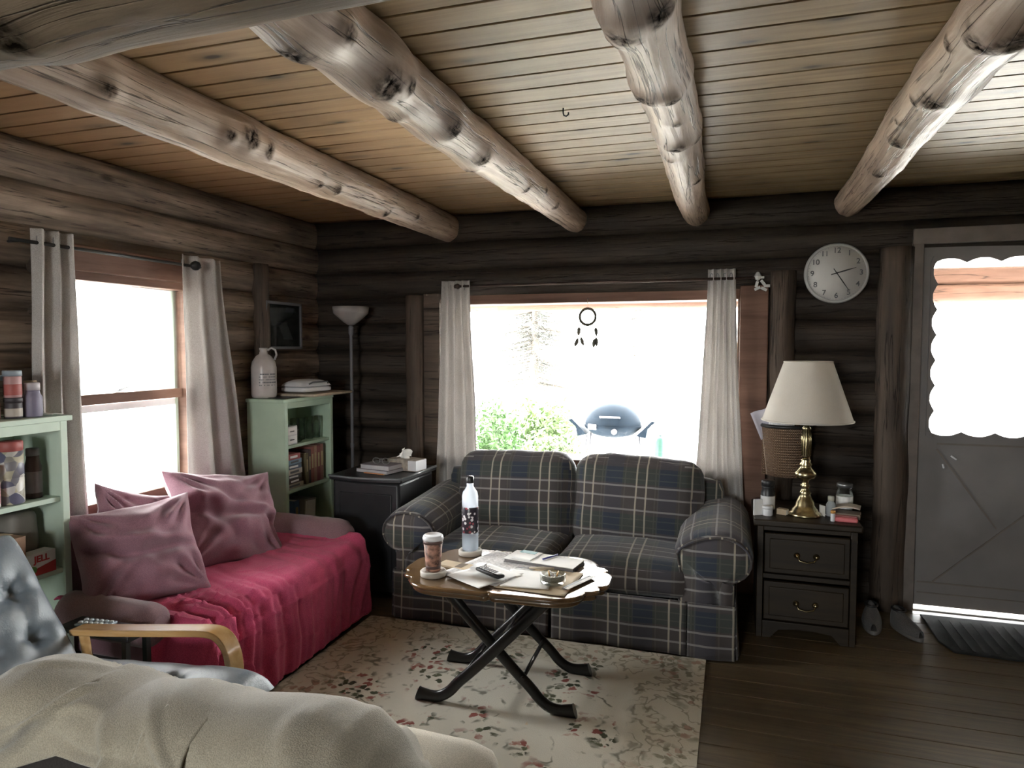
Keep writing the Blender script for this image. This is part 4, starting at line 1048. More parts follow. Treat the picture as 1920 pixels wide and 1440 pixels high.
for z0_, z1_ in ((.345, NZ - .07), (.10, .30)):
    d = MB().bb(-hw + .055, hw - .055, -hd + .012, -hd + .035, z0_, z1_); d.bb(-hw + .08, hw - .08, -hd + .004, -hd + .012, z0_ + .025, z1_ - .025)
    d = d.build('drawer', 'night_wood', t, bevel=.004)
    zc = (z0_ + z1_) / 2
    h = MB(); h.lathe([(0, 0), (.02, .002), (.017, .006), (0, .006)], n=16)
    for sx in (-.045, .045): MB().lathe([(.016, 0), (.013, .005), (.006, .02), (0, .02)], n=14).build('handle_rosette', 'brass', d, loc=(sx, -hd + .004, zc), rot=(R(90), 0, 0))
    MB().tube([(-.045, -hd - .012, zc), (-.035, -hd - .02, zc - .02), (0, -hd - .022, zc - .028), (.035, -hd - .02, zc - .02), (.045, -hd - .012, zc)], .004, 8).build('handle', 'brass', d)
# lamp
lx, ly = .372, 3.87
t = thing('table_lamp', 'brass table lamp with a cream flared shade on the nightstand', 'lamp', (lx, ly, NZ + .001))
MB().lathe([(.078, 0), (.082, .006), (.078, .016), (.066, .022), (.062, .034), (.056, .040), (.046, .055), (.043, .075), (.034, .088), (.030, .10), (.024, .112), (.03, .122), (.022, .132), (.018, .15), (.026, .158), (.016, .168), (.018, .185), (.044, .198), (.052, .212), (.052, .226), (.044, .236), (.030, .250), (.026, .262), (.032, .272), (.020, .284), (.024, .292), (.017, .302)], n=36).build('base', 'brass', t)
mb = MB(); prof = [(.017, .30), (.021, .315), (.023, .40), (.019, .455), (.022, .462), (.014, .47), (.011, .50), (.018, .505), (.018, .54), (0, .54)]
mb.lathe(prof, n=36); 
mb.build('column', 'brass', t)
mb = MB(); 
for k in range(12):
    a = 2 * PI * k / 12; mb.tube([(.021 * math.cos(a), .021 * math.sin(a), .318), (.0235 * math.cos(a), .0235 * math.sin(a), .40), (.019 * math.cos(a), .019 * math.sin(a), .452)], .003, 6)
mb.build('fluting', 'brass', t)
MB().lathe([(.035, .488), (.038, .492), (.034, .497), (.012, .50), (.012, .497), (.03, .49)], n=24).build('gallery', 'brass', t)
sh = MB().lathe([(.223, .500), (.221, .503), (.118, .806), (.116, .809), (.1145, .806), (.2185, .503), (.223, .500)], n=48).build('lamp_shade', 'shade', t)
MB().tube([(.2225 * math.cos(2 * PI * k / 40), .2225 * math.sin(2 * PI * k / 40), .502) for k in range(41)], .0045, 6, cap=False).build('rim_binding', 'shade', sh)
MB().tube([(.117 * math.cos(2 * PI * k / 40), .117 * math.sin(2 * PI * k / 40), .806) for k in range(41)], .004, 6, cap=False).build('rim_binding', 'shade', sh)
mb = MB(); 
for k in range(3):
    a = 2 * PI * k / 3; mb.tube([(0, 0, .80), (.115 * math.cos(a), .115 * math.sin(a), .805)], .0018, 6)
mb.tube([(0, 0, .54), (0, 0, .80)], .003, 6); mb.build('harp', 'brass', t)
MB().lathe([(.012, .54), (.03, .60), (.028, .64), (.01, .665), (0, .668)], n=20).build('bulb', 'white_plastic', t)
# small stuff on the nightstand
N0 = NZ + .0012
def jar(name, label, cat, x, y, z, r, h, body, lid, lidh=.02, neck=1.0, band=None, group=None, rz=0, n=20):
    t = thing(name, label, cat, (x, y, z), rz, group)
    bh = h - lidh
    if neck < .95: prof = [(r * .92, 0), (r, .004), (r, bh * .74), (r * .8, bh * .88), (r * neck, bh * .94), (r * neck, bh), (0, bh)]
    else: prof = [(r * .94, 0), (r, .004), (r, bh - .004), (r * .95, bh), (0, bh)]
    MB().lathe(prof, n=n).build('body', body, t)
    lr = r * neck * 1.06
    if lidh: MB().lathe([(lr, bh), (lr, h - .003), (lr * .93, h), (0, h)], n=n).build('lid', lid, t)
    if band: MB().lathe([(r * 1.004, bh * .12), (r * 1.02, bh * .13), (r * 1.02, bh * .62), (r * 1.004, bh * .63)], n=n).build('paper_label', band, t)
    return t
def bx(name, label, cat, c, size, rz, mat, parts=(), rot=None, group=None, bevel=.0015):
    """small boxed thing: a body plus face panels (part name, centre, size, material)"""
    t = thing(name, label, cat, c, rz, group)
    if rot: t.rotation_euler = rot
    MB().bb(-size[0] / 2, size[0] / 2, -size[1] / 2, size[1] / 2, 0, size[2]).build('body', mat, t, bevel=bevel)
    for pn, pc, ps, pm in parts: MB().box(pc, ps).build(pn, pm, t)
    return t
CW = M['white_plastic']
jar('supplement_jar', 'tall black jar with a small white label on the nightstand left of the lamp', 'jar', .19, 3.90, N0, .036, .17, 'black_plastic', 'black_plastic', .03, .9, colour('label_white', (.6, .6, .6)))
jar('cream_tub', 'low white tub in front of the black jar', 'tub', .185, 3.815, N0, .027, .05, CW, CW, .014)
bx('striped_card', 'white card with a purple stripe standing at the left edge of the nightstand', 'card', (.137, 3.80, N0), (.006, .05, .085), R(-60), 'paper', [('stripe', (-.0035, 0, .045), (.001, .012, .08), colour('violet', (.2, .1, .5)))])
bx('matchbox', 'small tan carton between the tub and the lamp base', 'box', (.262, 3.86, N0), (.05, .035, .03), R(-25), 'manila', [('end_panel', (.0255, 0, .015), (.001, .03, .025), 'paper')])
jar('pill_bottle', 'grey pill bottle with a pale cap right of the lamp', 'bottle', .50, 3.90, N0, .024, .105, colour('slate_white', (.42, .46, .48)), colour('cap_cream', (.6, .6, .52)), .026, .62)
jar('glass_jar', 'clear jar with a white label at the back right of the nightstand', 'jar', .585, 4.05, N0, .042, .15, 'tumbler', 'grey_metal', .02, .9, 'paper')
bx('tissue_pack', 'pink soft tissue pack at the front right of the nightstand', 'packet', (.558, 3.80, N0), (.11, .07, .024), R(-8), colour('pink_pack', (.62, .16, .17)), [('seam', (0, 0, .0245), (.1, .004, .001), colour('pink_seam', (.75, .4, .4)))], bevel=.008)
t = thing('paperback_book', 'splayed cream paperback lying behind the pink pack', 'book', (.575, 3.90, N0 + .03), R(-12))
mb = MB().grid(8, 8, lambda u, v: ((u - .5) * .13, (v - .5) * .09, .012 + .012 * math.sin(PI * u) + .012 * u), None); mb.build('page_block', colour('old_paper', (.55, .46, .38)), t, solid=.006)
mb = MB().bb(-.065, .065, -.045, .045, -.03, -.005); mb.build('cover', colour('old_cover', (.22, .16, .12)), t)
jar('lighter', 'tiny white and orange lighter standing in front of the pill bottle', 'lighter', .495, 3.78, N0, .011, .055, CW, colour('orange', (.6, .3, .08)), .014)
bx('folded_note', 'small folded white note standing beside the pill bottle', 'note', (.458, 3.89, N0), (.004, .045, .055), R(30), 'paper', [('fold', (.006, 0, .01), (.012, .045, .001), 'paper')])
# basket on the wall
t = thing('wall_basket', 'woven wicker wall basket stuffed with papers, between the big window and the clock', 'basket', (.30, 4.235, .76))
def bask(u, v):
    a = PI + PI * v; r_ = .085 + .035 * u; w_ = .085 + .03 * u
    return (w_ * 1.15 * math.cos(a), .02 + (.085 + .02 * u) * math.sin(a), .29 * u)
MB().grid(24, 30, bask, lambda u, v: (v * .35, u * .29)).build('woven_body', 'wicker', t, solid=.006)
MB().bb(-.13, .13, .018, .026, 0, .34).build('back_panel', 'wicker', t)
MB().tube([tuple(Vector(bask(1, k / 20))) for k in range(21)], .011, 8).build('rim', 'rod_black', t)
MB().tube([tuple(Vector(bask(k / 12, 0)) + Vector((0, 0, 0))) for k in range(13)], .006, 6).build('braid', colour('pale_braid', (.5, .42, .33)), t)
MB().grid(2, 12, lambda u, v: tuple(Vector(bask(0, v)) * (1 - u) + Vector((0, .02, 0)) * u)).build('base', 'wicker', t)
for i, (dx_, rzz, hh, mt, nm) in enumerate(((-.10, -22, .12, 'paper', 'lavender'), (-.05, 10, .10, 'paper', 'white'), (.0, -8, .09, 'newsprint', 'grey'))):
    lab = ('folded lavender-white sheet sticking out of the wall basket toward the window', 'rolled white sheet standing in the wall basket', 'grey folded newspaper in the wall basket')[i]
    mb = MB().grid(8, 8, lambda u, v: ((u - .5) * .13, .012 * math.sin(u * 5 + i), v * .17 + .01 * nz(u * 3, v * 3, i)), None)
    tag(mb.build('folded_paper', (colour('lavender_paper', (.55, .53, .6)), 'paper', 'newsprint')[i], None, loc=(.30 + dx_ * .6 - .015, 4.245 - .022 * i, .985), rot=(R(6), R(rzz), 0), solid=.001), lab, 'paper')
# wall clock
t = thing('wall_clock', 'round white wall clock with black numerals between window and door', 'clock', (.555, WY - .075, 1.925)); rc = .168
FR = (R(90), 0, 0)
MB().lathe([(0, 0), (rc, 0), (rc + .004, .012), (rc, .03), (rc - .012, .036), (rc - .014, .028), (0, .028)], n=64).build('rim', 'clock_rim', t, rot=FR, loc=(0, .045, 0))
MB().lathe([(0, .0), (rc - .014, .0), (rc - .014, .002), (0, .002)], n=64).build('dial', 'clock_face', t, rot=FR, loc=(0, .0165, 0))
for h in range(1, 13):
    a = R(90 - 30 * h); text(str(h), .042, 'ink_grey', t, (.128 * math.cos(a), .0135, .128 * math.sin(a)), name='numeral', bold=.0006)
mb = MB()
for k in range(60):
    a = R(6 * k); mb.box((.148 * math.cos(a), .0138, .148 * math.sin(a)), (.004, .001, .0012), rot=(0, -a, 0))
mb.build('minute_track', 'ink_grey', t)
def hand(angle, L, w_, y_):
    mb = MB().prism([(-.0022 * w_, -.03), (.0022 * w_, -.03), (.003 * w_, L * .5), (.0008, L), (-.0008, L), (-.003 * w_, L * .5)], y_, y_ + .0012, 'y'); mb.build('clock_hand', 'ink', t, rot=(0, R(angle), 0))
hand(74, .105, 1.3, .009); hand(147, .125, 1.0, .0065)
MB().lathe([(0, 0), (.006, 0), (.006, .006), (0, .006)], n=14).build('hub', 'ink', t, rot=FR, loc=(0, .012, 0))
# ------------------------------------------------------------------ floor stuff right
t = thing('door_mat', 'black rubber mat in front of the door', 'mat', (1.52, 4.03, 0.001))
MB().prism([(-.50, .27), (-.50, -.10), (-.46, -.22), (.6, -.27), (.6, .27)], 0, .010).build('rubber', 'mat', t, bevel=.003)
mb = MB()
for i in range(20): mb.box((-.42 + i * .05, 0, .0115), (.012, .40, .003))
mb.build('ribbing', 'mat', t)
def shoe(x, y, rz, label):
    t = thing('slipper_shoe', label, 'shoe', (x, y, .001), rz, 'pair of shoes by the door post')
    def fn(u, v):
        L = -.13 + .26 * u; w_ = .045 * (math.sin(PI * min(1, max(0, u * .94 + .03))) ** .45) * (1 + .12 * math.sin(u * 5)); a = PI * v
        h = .055 + .03 * math.exp(-((u - .1) / .22) ** 2) - .015 * u
        return (w_ * math.cos(a), -L, .02 + h * math.sin(a) ** .8)
    MB().grid(20, 14, fn).build('upper', 'shoe', t)
    pts = [(.048 * math.cos(a) * (1 + .08 * math.sin(a)), .132 * math.sin(a)) for a in [2 * PI * k / 28 for k in range(28)]]
    MB().prism(pts, 0, .022).build('sole', colour('sole_grey', (.16, .15, .14)), t, bevel=.004)
    pts = [(.030 * math.cos(a), .08 + .04 * math.sin(a)) for a in [2 * PI * k / 20 for k in range(20)]]
    mb = MB().tube([(x_, y_, .098 - .12 * abs(y_ - .12) * .5) for x_, y_ in pts + [pts[0]]], .006, 6, cap=False); mb.build('collar', 'black_plastic', t)
shoe(.735, 4.05, R(-6), 'grey slip-on shoe next to the nightstand'); shoe(.895, 4.02, R(18), 'grey slip-on shoe next to the door mat')

# ------------------------------------------------------------------ mint bookcase
def bookcase(name, label, x0, x1, y0, y1, h, shelves, mat, top_over=.012, back=True):
    t = thing(name, label, 'bookcase', ((x0 + x1) / 2, (y0 + y1) / 2, 0)); hx, hy = (x1 - x0) / 2, (y1 - y0) / 2
    for s in (-1, 1): MB().bb(-hx, hx, s * hy - (.022 if s > 0 else 0), s * hy + (0 if s > 0 else .022), .0, h - .022).build('side_panel', mat, t, bevel=.002)
    MB().bb(-hx, hx + top_over, -hy - top_over, hy + top_over, h - .022, h).build('top', mat, t, bevel=.003)
    MB().bb(-hx, -hx + .006, -hy + .022, hy - .022, .05, h - .022).build('back_panel', mat, t)
    for z in shelves: MB().bb(-hx + .006, hx - .004, -hy + .022, hy - .022, z - .02, z).build('shelf', mat, t, bevel=.002)
    mb = MB(); mb.bb(hx - .002, hx + .012, -hy, -hy + .03, 0, h - .022); mb.bb(hx - .002, hx + .012, hy - .03, hy, 0, h - .022); mb.bb(hx - .002, hx + .012, -hy + .03, hy - .03, h - .06, h - .022)
    mb.build('face_frame', mat, t, bevel=.002)
    return t
S2 = dict(x0=-2.865, x1=-2.60, y0=3.545, y1=4.07)
bookcase('bookcase', 'mint green bookcase in the corner holding glasses and books', S2['x0'], S2['x1'], S2['y0'], S2['y1'], 1.185, [.895, .615, .33, .08], 'green_paint')
H2 = 1.186
t = thing('stoneware_jug', 'tall grey stoneware jug with a loop handle on the mint bookcase', 'jug', (-2.80, 3.63, H2))
MB().lathe([(.060, 0), (.072, .006), (.076, .02), (.077, .19), (.070, .225), (.045, .262), (.026, .275), (.022, .295), (.026, .305), (.025, .312), (.016, .313), (0, .30)], n=36).build('body', 'stoneware', t)
MB().tube([(.022, .01, .298), (.045, .02, .312), (.066, .03, .30), (.072, .033, .27), (.06, .028, .238)], .0065, 10).build('handle', 'stoneware', t)
mb = MB()
rng = random.Random(4)
for row in range(5):
    a = -75
    while a < 5:
        w_ = rng.uniform(4, 11); aa = R(a + w_ / 2); z_ = .15 - row * .017
        if rng.random() > .15: mb.box((.0775 * math.cos(aa), .0775 * math.sin(aa), z_), (.001, .0775 * R(w_ * .8), .008 if row in (0, 3) else .005), rot=(0, 0, aa))
        a += w_
mb.build('printed_lettering', 'ink_grey', t)
t = thing('cutting_board', 'pale wooden board lying across the top of the mint bookcase', 'board', (-2.66, 3.93, H2 + .002), R(0))
MB().bb(-.16, .15, -.19, .27, 0, .018).build('board', wood_obj('pale_board', (.36, .29, .21), (.55, .46, .36), 'y', .6), t, bevel=.006)
t = thing('contact_grill', 'white domed contact grill on the pale board', 'appliance', (-2.69, 3.92, H2 + .021), R(82))
MB().soft((0, 0, .022), (.27, .20, .036), .016, n=8).build('base', 'white_plastic', t)
def dome(u, v):
    a, b = u * 2 - 1, v * 2 - 1
    e = max(0, (1 - abs(a) ** 3) * (1 - abs(b) ** 3)); return (a * .138, b * .10, .042 + .045 * e ** .5)
MB().grid(20, 16, dome).build('lid', 'white_plastic', t)
MB().tube([(-.09, -.104, .058), (-.07, -.118, .07), (.07, -.118, .07), (.09, -.104, .058)], .005, 8).build('handle', colour('grey_slot', (.12, .12, .13)), t)
t = tag(MB().bb(-.10, .10, -.09, .09, 0, .004).build('trivet_mat', 'black_plastic', None, loc=(-2.72, 3.685, H2 + .0005), bevel=.001), 'thin black mat beside the jug on the bookcase', 'mat')
# inside, upper shelf
z = .8965
t = bx('drawer_box', 'small white two-drawer box on the bookcase shelf', 'box', (-2.66, 3.64, z), (.10, .115, .115), 0, 'white_plastic', [('drawer', (.051, 0, .085), (.004, .10, .045), 'paper'), ('drawer', (.051, 0, .032), (.004, .10, .045), 'paper')])
for zz in (.03, .083): MB().box((.054, 0, zz), (.003, .04, .006)).build('pull', 'ink_grey', t)
for i, (gx, gy, lab) in enumerate(((-2.70, 3.80, 'clear drinking glass nearest the white drawer box'), (-2.70, 3.865, 'clear drinking glass second from the drawer box'), (-2.68, 3.93, 'clear drinking glass third from the drawer box'), (-2.67, 3.995, 'clear drinking glass nearest the right side of the bookcase'))):
    t = thing('drinking_glass', lab, 'glass', (gx, gy, z), 0, 'glasses in the mint bookcase')
    MB().lathe([(.022, 0), (.026, .002), (.029, .06), (.03, .145), (.0285, .145), (.027, .06), (.024, .006), (0, .006)], n=20).build('glass_wall', 'tumbler', t)
t = thing('glass_dish', 'tiny glass dish at the front of the upper bookcase shelf', 'dish', (-2.635, 3.745, z)); MB().lathe([(.012, 0), (.028, .018), (.03, .022), (.026, .02), (.01, .004), (0, .004)], n=18).build('bowl', 'tumbler', t)
# books
def book(label, x, y, z, w_, d_, h_, rz, cov, group, lying=True, lean=0):
    """lying: w along y, d along x, h thickness. upright: w thickness along y, d along x, h height"""
    t = thing('book', label, 'book', (x, y, z), R(rz), group); t.rotation_euler.x = R(lean)
    c = colour('cover_%02d%02d%02d' % tuple(int(v * 99) for v in cov), cov)
    if lying:
        MB().bb(-d_ / 2, d_ / 2 - .004, -w_ / 2 + .003, w_ / 2 - .003, .002, h_ - .002).build('page_block', colour('page_cream', (.55, .51, .44)), t)
        mb = MB(); mb.bb(-d_ / 2, d_ / 2, -w_ / 2, w_ / 2, 0, .002); mb.bb(-d_ / 2, d_ / 2, -w_ / 2, w_ / 2, h_ - .002, h_); mb.bb(d_ / 2 - .003, d_ / 2, -w_ / 2, w_ / 2, .002, h_ - .002)
    else:
        MB().bb(-d_ / 2, d_ / 2 - .004, -w_ / 2 + .002, w_ / 2 - .002, .003, h_ - .003).build('page_block', colour('page_cream', (.55, .51, .44)), t)
        mb = MB(); mb.bb(-d_ / 2, d_ / 2, -w_ / 2, -w_ / 2 + .002, 0, h_); mb.bb(-d_ / 2, d_ / 2, w_ / 2 - .002, w_ / 2, 0, h_); mb.bb(d_ / 2 - .003, d_ / 2, -w_ / 2 + .002, w_ / 2 - .002, 0, h_)
    mb.build('cover', c, t)
    # title strip on the spine
    if lying: MB().box((d_ / 2 + .0006, 0, h_ / 2), (.001, w_ * .55, h_ * .4)).build('title_strip', 'paper' if sum(cov) < .8 else 'ink_grey', t)
    else: MB().box((d_ / 2 + .0006, 0, h_ * .6), (.001, w_ * .5, h_ * .4)).build('title_strip', colour('gilt', (.4, .32, .18)), t)
    return t
z = .616; gr = 'books stacked flat in the mint bookcase'
labs = ['bottom cream book of the flat stack in the bookcase', 'dark brown book, second from the bottom of the flat stack', 'dark grey book in the flat stack, above the brown one', 'pale cream book in the middle of the flat stack', 'slate blue book in the flat stack, under the light blue one', 'light blue book near the top of the flat stack', 'red book with a white label on top of the flat stack']
for i, (h_, cv, w_, rz) in enumerate((( .030, (.42, .38, .28), .19, 0), (.028, (.10, .07, .06), .16, 3), (.026, (.12, .12, .13), .15, -4), (.034, (.55, .51, .43), .17, 2), (.03, (.12, .16, .22), .15, -3), (.028, (.22, .33, .45), .16, 4), (.036, (.42, .12, .12), .13, -2))):
    book(labs[i], -2.705, 3.575 + .10, z, w_, .17, h_, rz, cv, gr); z += h_ + .0008
yb = 3.80
for i, (th_, cv, hh, lab) in enumerate(((.028, (.16, .13, .07), .20, 'olive upright book right beside the flat stack'), (.024, (.07, .05, .05), .22, 'thin black-brown upright book, second in the row'), (.032, (.26, .09, .07), .235, 'dark red upright book, third in the row'), (.03, (.30, .17, .12), .24, 'reddish brown upright book in the middle of the row'), (.035, (.2, .06, .06), .235, 'maroon upright book second from the bookcase side'), (.034, (.24, .11, .09), .24, 'rust brown upright book against the bookcase side'))):
    yb += th_ / 2; book(lab, -2.70, yb, .616, th_, .16, hh, 0, cv, 'upright books in the mint bookcase', False); yb += th_ / 2 + .003
book('blue upright book on the low bookcase shelf', -2.68, 3.66, .331, .05, .17, .21, 0, (.12, .2, .36), 'low shelf books', False)
t = bx('magazine_stack', 'leaning bundle of pale magazines on the low bookcase shelf', 'magazines', (-2.71, 3.83, .345), (.18, .13, .17), 0, colour('mag_grey', (.35, .33, .29)), [('page_edge', (.091, 0, .085), (.001, .11, .15), 'paper')], rot=(R(-5), 0, 0))
# framed picture
t = thing('framed_picture', 'small grey-green framed picture on the left wall above the jug', 'picture', (WX + .075, 3.88, 1.645))
mb = MB(); W2, H_ = .19, .155
for a, b, c_, d_ in ((-W2, W2, H_ - .018, H_), (-W2, W2, -H_, -H_ + .018), (-W2, -W2 + .018, -H_, H_), (W2 - .018, W2, -H_, H_)): mb.bb(-.01, .012, a, b, c_, d_)
mb.build('frame', 'ink_grey', t, bevel=.002)
MB().bb(-.008, .0, -W2 + .018, W2 - .018, -H_ + .018, H_ - .018).build('print', colour('grey_green_print', (.17, .20, .18), .35, var=.4, vscale=9), t)
MB().prism([(-.06, .02), (.03, .025), (.10, -.09), (.0, -.09)], .0, .001, 'x').build('pale_shape', colour('pale_print', (.42, .46, .47), .4), t)
MB().prism([(.02, .09), (.14, .09), (.12, .12), (.03, .125)], .0, .001, 'x').build('pale_shape', colour('pale_print', (.42, .46, .47), .4), t)
MB().bb(.003, .0045, -W2 + .018, W2 - .018, -H_ + .018, H_ - .018).build('glazing', 'glass', t)
# floor lamp
t = thing('floor_lamp', 'dark torchiere floor lamp standing in the corner', 'floor lamp', (-2.52, 4.205, .001))
MB().lathe([(.125, 0), (.13, .01), (.12, .02), (.03, .035), (.015, .05), (0, .05)], n=32).build('base', 'black_plastic', t)
MB().lathe([(.011, .04), (.011, .8), (.014, .805), (.014, .83), (.011, .835), (.011, 1.58), (.018, 1.6), (.018, 1.64), (.01, 1.66), (0, 1.66)], n=16).build('pole', 'ink_grey', t)
MB().lathe([(.02, 1.655), (.05, 1.675), (.118, 1.735), (.125, 1.78), (.121, 1.78), (.112, 1.74), (.045, 1.685), (0, 1.67)], n=36).build('bowl_shade', colour('frosted_grey', (.30, .28, .27), .5), t)
# black cabinet
t = thing('black_cabinet', 'black storage cabinet between the bookcase and the loveseat', 'cabinet', (-2.085, 3.86, 0)); hw, hd, hz = .235, .25, .73
MB().bb(-hw + .01, hw - .01, -hd + .01, hd - .01, .02, hz - .03).build('body', 'black_box', t, bevel=.02)
n = 12; pts = [(-hw - .01, hd), (-hw - .01, -hd)] + [(-hw - .01 + (2 * hw + .02) * i / n, -hd - .035 * math.sin(PI * i / n)) for i in range(1, n)] + [(hw + .01, -hd), (hw + .01, hd)]
MB().prism(pts, hz - .03, hz).build('lid', 'black_plastic', t, bevel=.008)
mb = MB().tube([(x_, y_, hz - .004) for x_, y_ in pts[1:-1]], .007, 8); mb.tube([(hw + .008, -hd, hz - .004), (hw + .008, hd, hz - .004)], .008, 8); mb.build('rim', 'grey_edge', t)
MB().bb(-hw + .06, hw - .06, -hd + .004, -hd + .012, .12, hz - .10).build('door', 'black_plastic', t, bevel=.004)
CZT = hz + .0035
gs = 'notebooks under the eyeglasses'
t = thing('notebook', 'lower grey notebook of the pair on the black cabinet', 'notebook', (-2.08, 3.80, CZT), R(-12), gs); MB().bb(-.12, .12, -.085, .085, .0, .018).build('page_block', colour('note_page', (.45, .44, .46)), t); MB().bb(-.122, .122, -.087, .087, .018, .020).build('cover', colour('note_mauve', (.25, .22, .25)), t)
t = thing('notebook', 'upper mauve notebook of the pair, under the eyeglasses', 'notebook', (-2.07, 3.805, CZT + .0205), R(-8), gs); MB().bb(-.105, .105, -.08, .08, .0, .024).build('page_block', colour('note_page', (.45, .44, .46)), t); MB().bb(-.107, .107, -.082, .082, .024, .027).build('cover', colour('note_mauve', (.25, .22, .25)), t)
t = thing('pencil', 'orange pencil lying in front of the notebooks', 'pencil', (-2.06, 3.685, CZT + .004), R(-10)); MB().tube([(-.08, 0, 0), (.07, 0, 0)], .0035, 6).build('shaft', colour('pencil_orange', (.65, .28, .12)), t); MB().tube([(.07, 0, 0), (.085, 0, 0)], [.0035, .0005], 6).build('tip', 'manila', t)
t = thing('eyeglasses', 'pair of eyeglasses on the mauve notebook', 'glasses', (-2.06, 3.77, CZT + .049), R(-5))
for s in (-1, 1):
    pts = [(s * .034 + .026 * math.cos(2 * PI * k / 20), 0, .020 + .018 * math.sin(2 * PI * k / 20)) for k in range(21)]
    MB().tube(pts, .0022, 6, cap=False).build('rim', 'grey_metal', t)
    MB().prism([(p[0], p[2]) for p in pts[:-1]], -.0006, .0006, 'y').build('lens', 'tumbler', t)
    MB().tube([(s * .06, 0, .026), (s * .058, .09, .018), (s * .05, .12, .004)], .0018, 6).build('temple', 'grey_metal', t)
MB().tube([(-.01, 0, .026), (0, -.003, .030), (.01, 0, .026)], .002, 6).build('bridge', 'grey_metal', t)
t = thing('tissue_box', 'tissue box with a tissue pulled up on the black cabinet', 'tissue box', (-1.95, 3.90, CZT), R(-10))
MB().bb(-.11, .11, -.055, .055, 0, .07).build('carton', colour('tissue_carton', (.38, .33, .28), .6, var=.3, vscale=25), t, bevel=.002)
MB().bb(.05, .111, -.056, .056, .005, .066).build('carton_panel', 'white_plastic', t)
def tis(u, v):
    a = (u - .5) * 2; b = v; return (-.03 + a * .05 * (1 - .3 * b) + .02 * b + .012 * nz(u * 4, v * 4), .03 * math.sin(u * 7 + b) * (.3 + b * .7), .07 + b * .07 + .018 * nz(u * 3, v * 3, 5) - .03 * abs(a) * b)
MB().grid(16, 12, tis).build('tissue', 'paper', t, solid=.0006)

# ------------------------------------------------------------------ near left shelf with jars
t = bookcase('jar_shelf', 'pale mint shelf crowded with jars at the left edge, beside the left window', -2.865, -2.60, 1.15, 2.11, 1.225, [.895, .60, .33, .08], 'white_green', .02)
z = 1.2265; gj = 'jars on top of the mint jar shelf'
red = colour('jar_red', (.35, .09, .08)); dk = colour('jar_dark', (.05, .04, .045)); rose = colour('label_rose', (.42, .24, .24)); oat = colour('label_oat', (.42, .37, .32))
pur = colour('bottle_purple', (.20, .18, .25)); gry = colour('lid_grey', (.25, .29, .33))
jar('spice_jar', 'lower red jar of the pair stacked at the left photo edge', 'jar', -2.68, 1.875, z, .028, .085, red, dk, .018, 1, rose, gj)
jar('spice_jar', 'upper red jar of the pair stacked at the left photo edge', 'jar', -2.68, 1.875, z + .0855, .028, .08, red, dk, .018, 1, rose, gj)
jar('spice_jar', 'dark lidded jar with an oat label under the rose jar', 'jar', -2.66, 1.945, z, .030, .08, dk, dk, .018, 1, oat, gj)
jar('spice_jar', 'rose labelled jar with a grey lid stacked on the dark lidded jar', 'jar', -2.66, 1.945, z + .0805, .030, .105, rose, gry, .022, 1, red, gj)
jar('vitamin_bottle', 'purple-grey bottle with a pale cap on the jar shelf top', 'bottle', -2.65, 2.015, z, .034, .135, pur, colour('cap_pale', (.45, .42, .45)), .03, .75, None, gj)
jar('spice_jar', 'slim red and yellow jar behind the purple-grey bottle', 'jar', -2.725, 2.065, z, .022, .14, colour('tin_red', (.48, .15, .12)), colour('tin_rim', (.4, .3, .2)), .012, 1, colour('tin_yellow', (.5, .4, .15)), gj)
jar('glass_jar', 'jar with a pale blue lid behind the rose labelled jar', 'jar', -2.75, 1.97, z, .034, .165, 'tumbler', colour('lid_blue', (.3, .4, .5)), .02, 1, None, gj)
jar('squeeze_bottle', 'white bottle with a green foot at the very left edge of the shelf top', 'bottle', -2.76, 1.845, z, .036, .235, colour('bottle_green', (.25, .45, .12)), CW, .12, .9, None, gj)
sheet('folded_paper', 'white and purple paper at the right end of the jar shelf top', -2.66, 2.085, z + .001, .10, .06, R(10), 'paper', 'paper', .006, 4)
z = .8965
def tin_mat():
    m, nt, p = nodes('printed_tin'); g = NT(nt); tc = g.coord(); v = g.voro(tc, 28, out='Color'); r_, g_, b_ = g.sep(v)
    col = g.mix(r_, c4((.10, .10, .17)), c4((.5, .46, .33))); col = g.mix(g.math('MULTIPLY', g.math('GREATER_THAN', b_, .7), .8), col, c4((.6, .58, .55)))
    g.set(p.inputs['Base Color'], col); p.inputs['Roughness'].default_value = .4; return m
M['tin'] = tin_mat()
t = thing('storage_tin', 'tall printed tin with a red lid on the middle shelf', 'tin', (-2.66, 1.925, z), 0, 'jars on the middle shelf')
MB().lathe([(.042, 0), (.044, .003), (.044, .10), (.042, .102), (.044, .104), (.044, .205), (0, .205)], n=28).build('body', 'tin', t); MB().lathe([(.040, .205), (.043, .207), (.043, .24), (.04, .243), (0, .243)], n=28).build('lid', colour('jar_red', (.35, .09, .08)), t)
jar('sauce_bottle', 'dark brown bottle right of the printed tin', 'bottle', -2.68, 2.03, z, .030, .20, colour('sauce_brown', (.07, .04, .035)), colour('cap_grey', (.2, .18, .18)), .03, .75, colour('label_dim', (.2, .16, .16)), 'jars on the middle shelf')
jar('sauce_bottle', 'white and red bottle left of the printed tin', 'bottle', -2.65, 1.835, z, .034, .16, colour('jar_white', (.55, .5, .48)), red, .03, .8, rose, 'jars on the middle shelf')
jar('spice_jar', 'dark jar at the back of the middle shelf', 'jar', -2.78, 1.93, z, .03, .24, dk, dk, .02, 1, None, 'jars on the middle shelf')
z = .6015
bx('cardboard_box', 'brown cardboard box on the third shelf behind the leather chair', 'box', (-2.69, 1.80, z), (.18, .26, .17), 0, colour('cardboard', (.30, .17, .10)), [('tape', (0, 0, .1705), (.05, .26, .001), 'manila')])
t = thing('plastic_bag', 'crumpled grey paper bag right of the cardboard box', 'bag', (-2.69, 2.0, z))
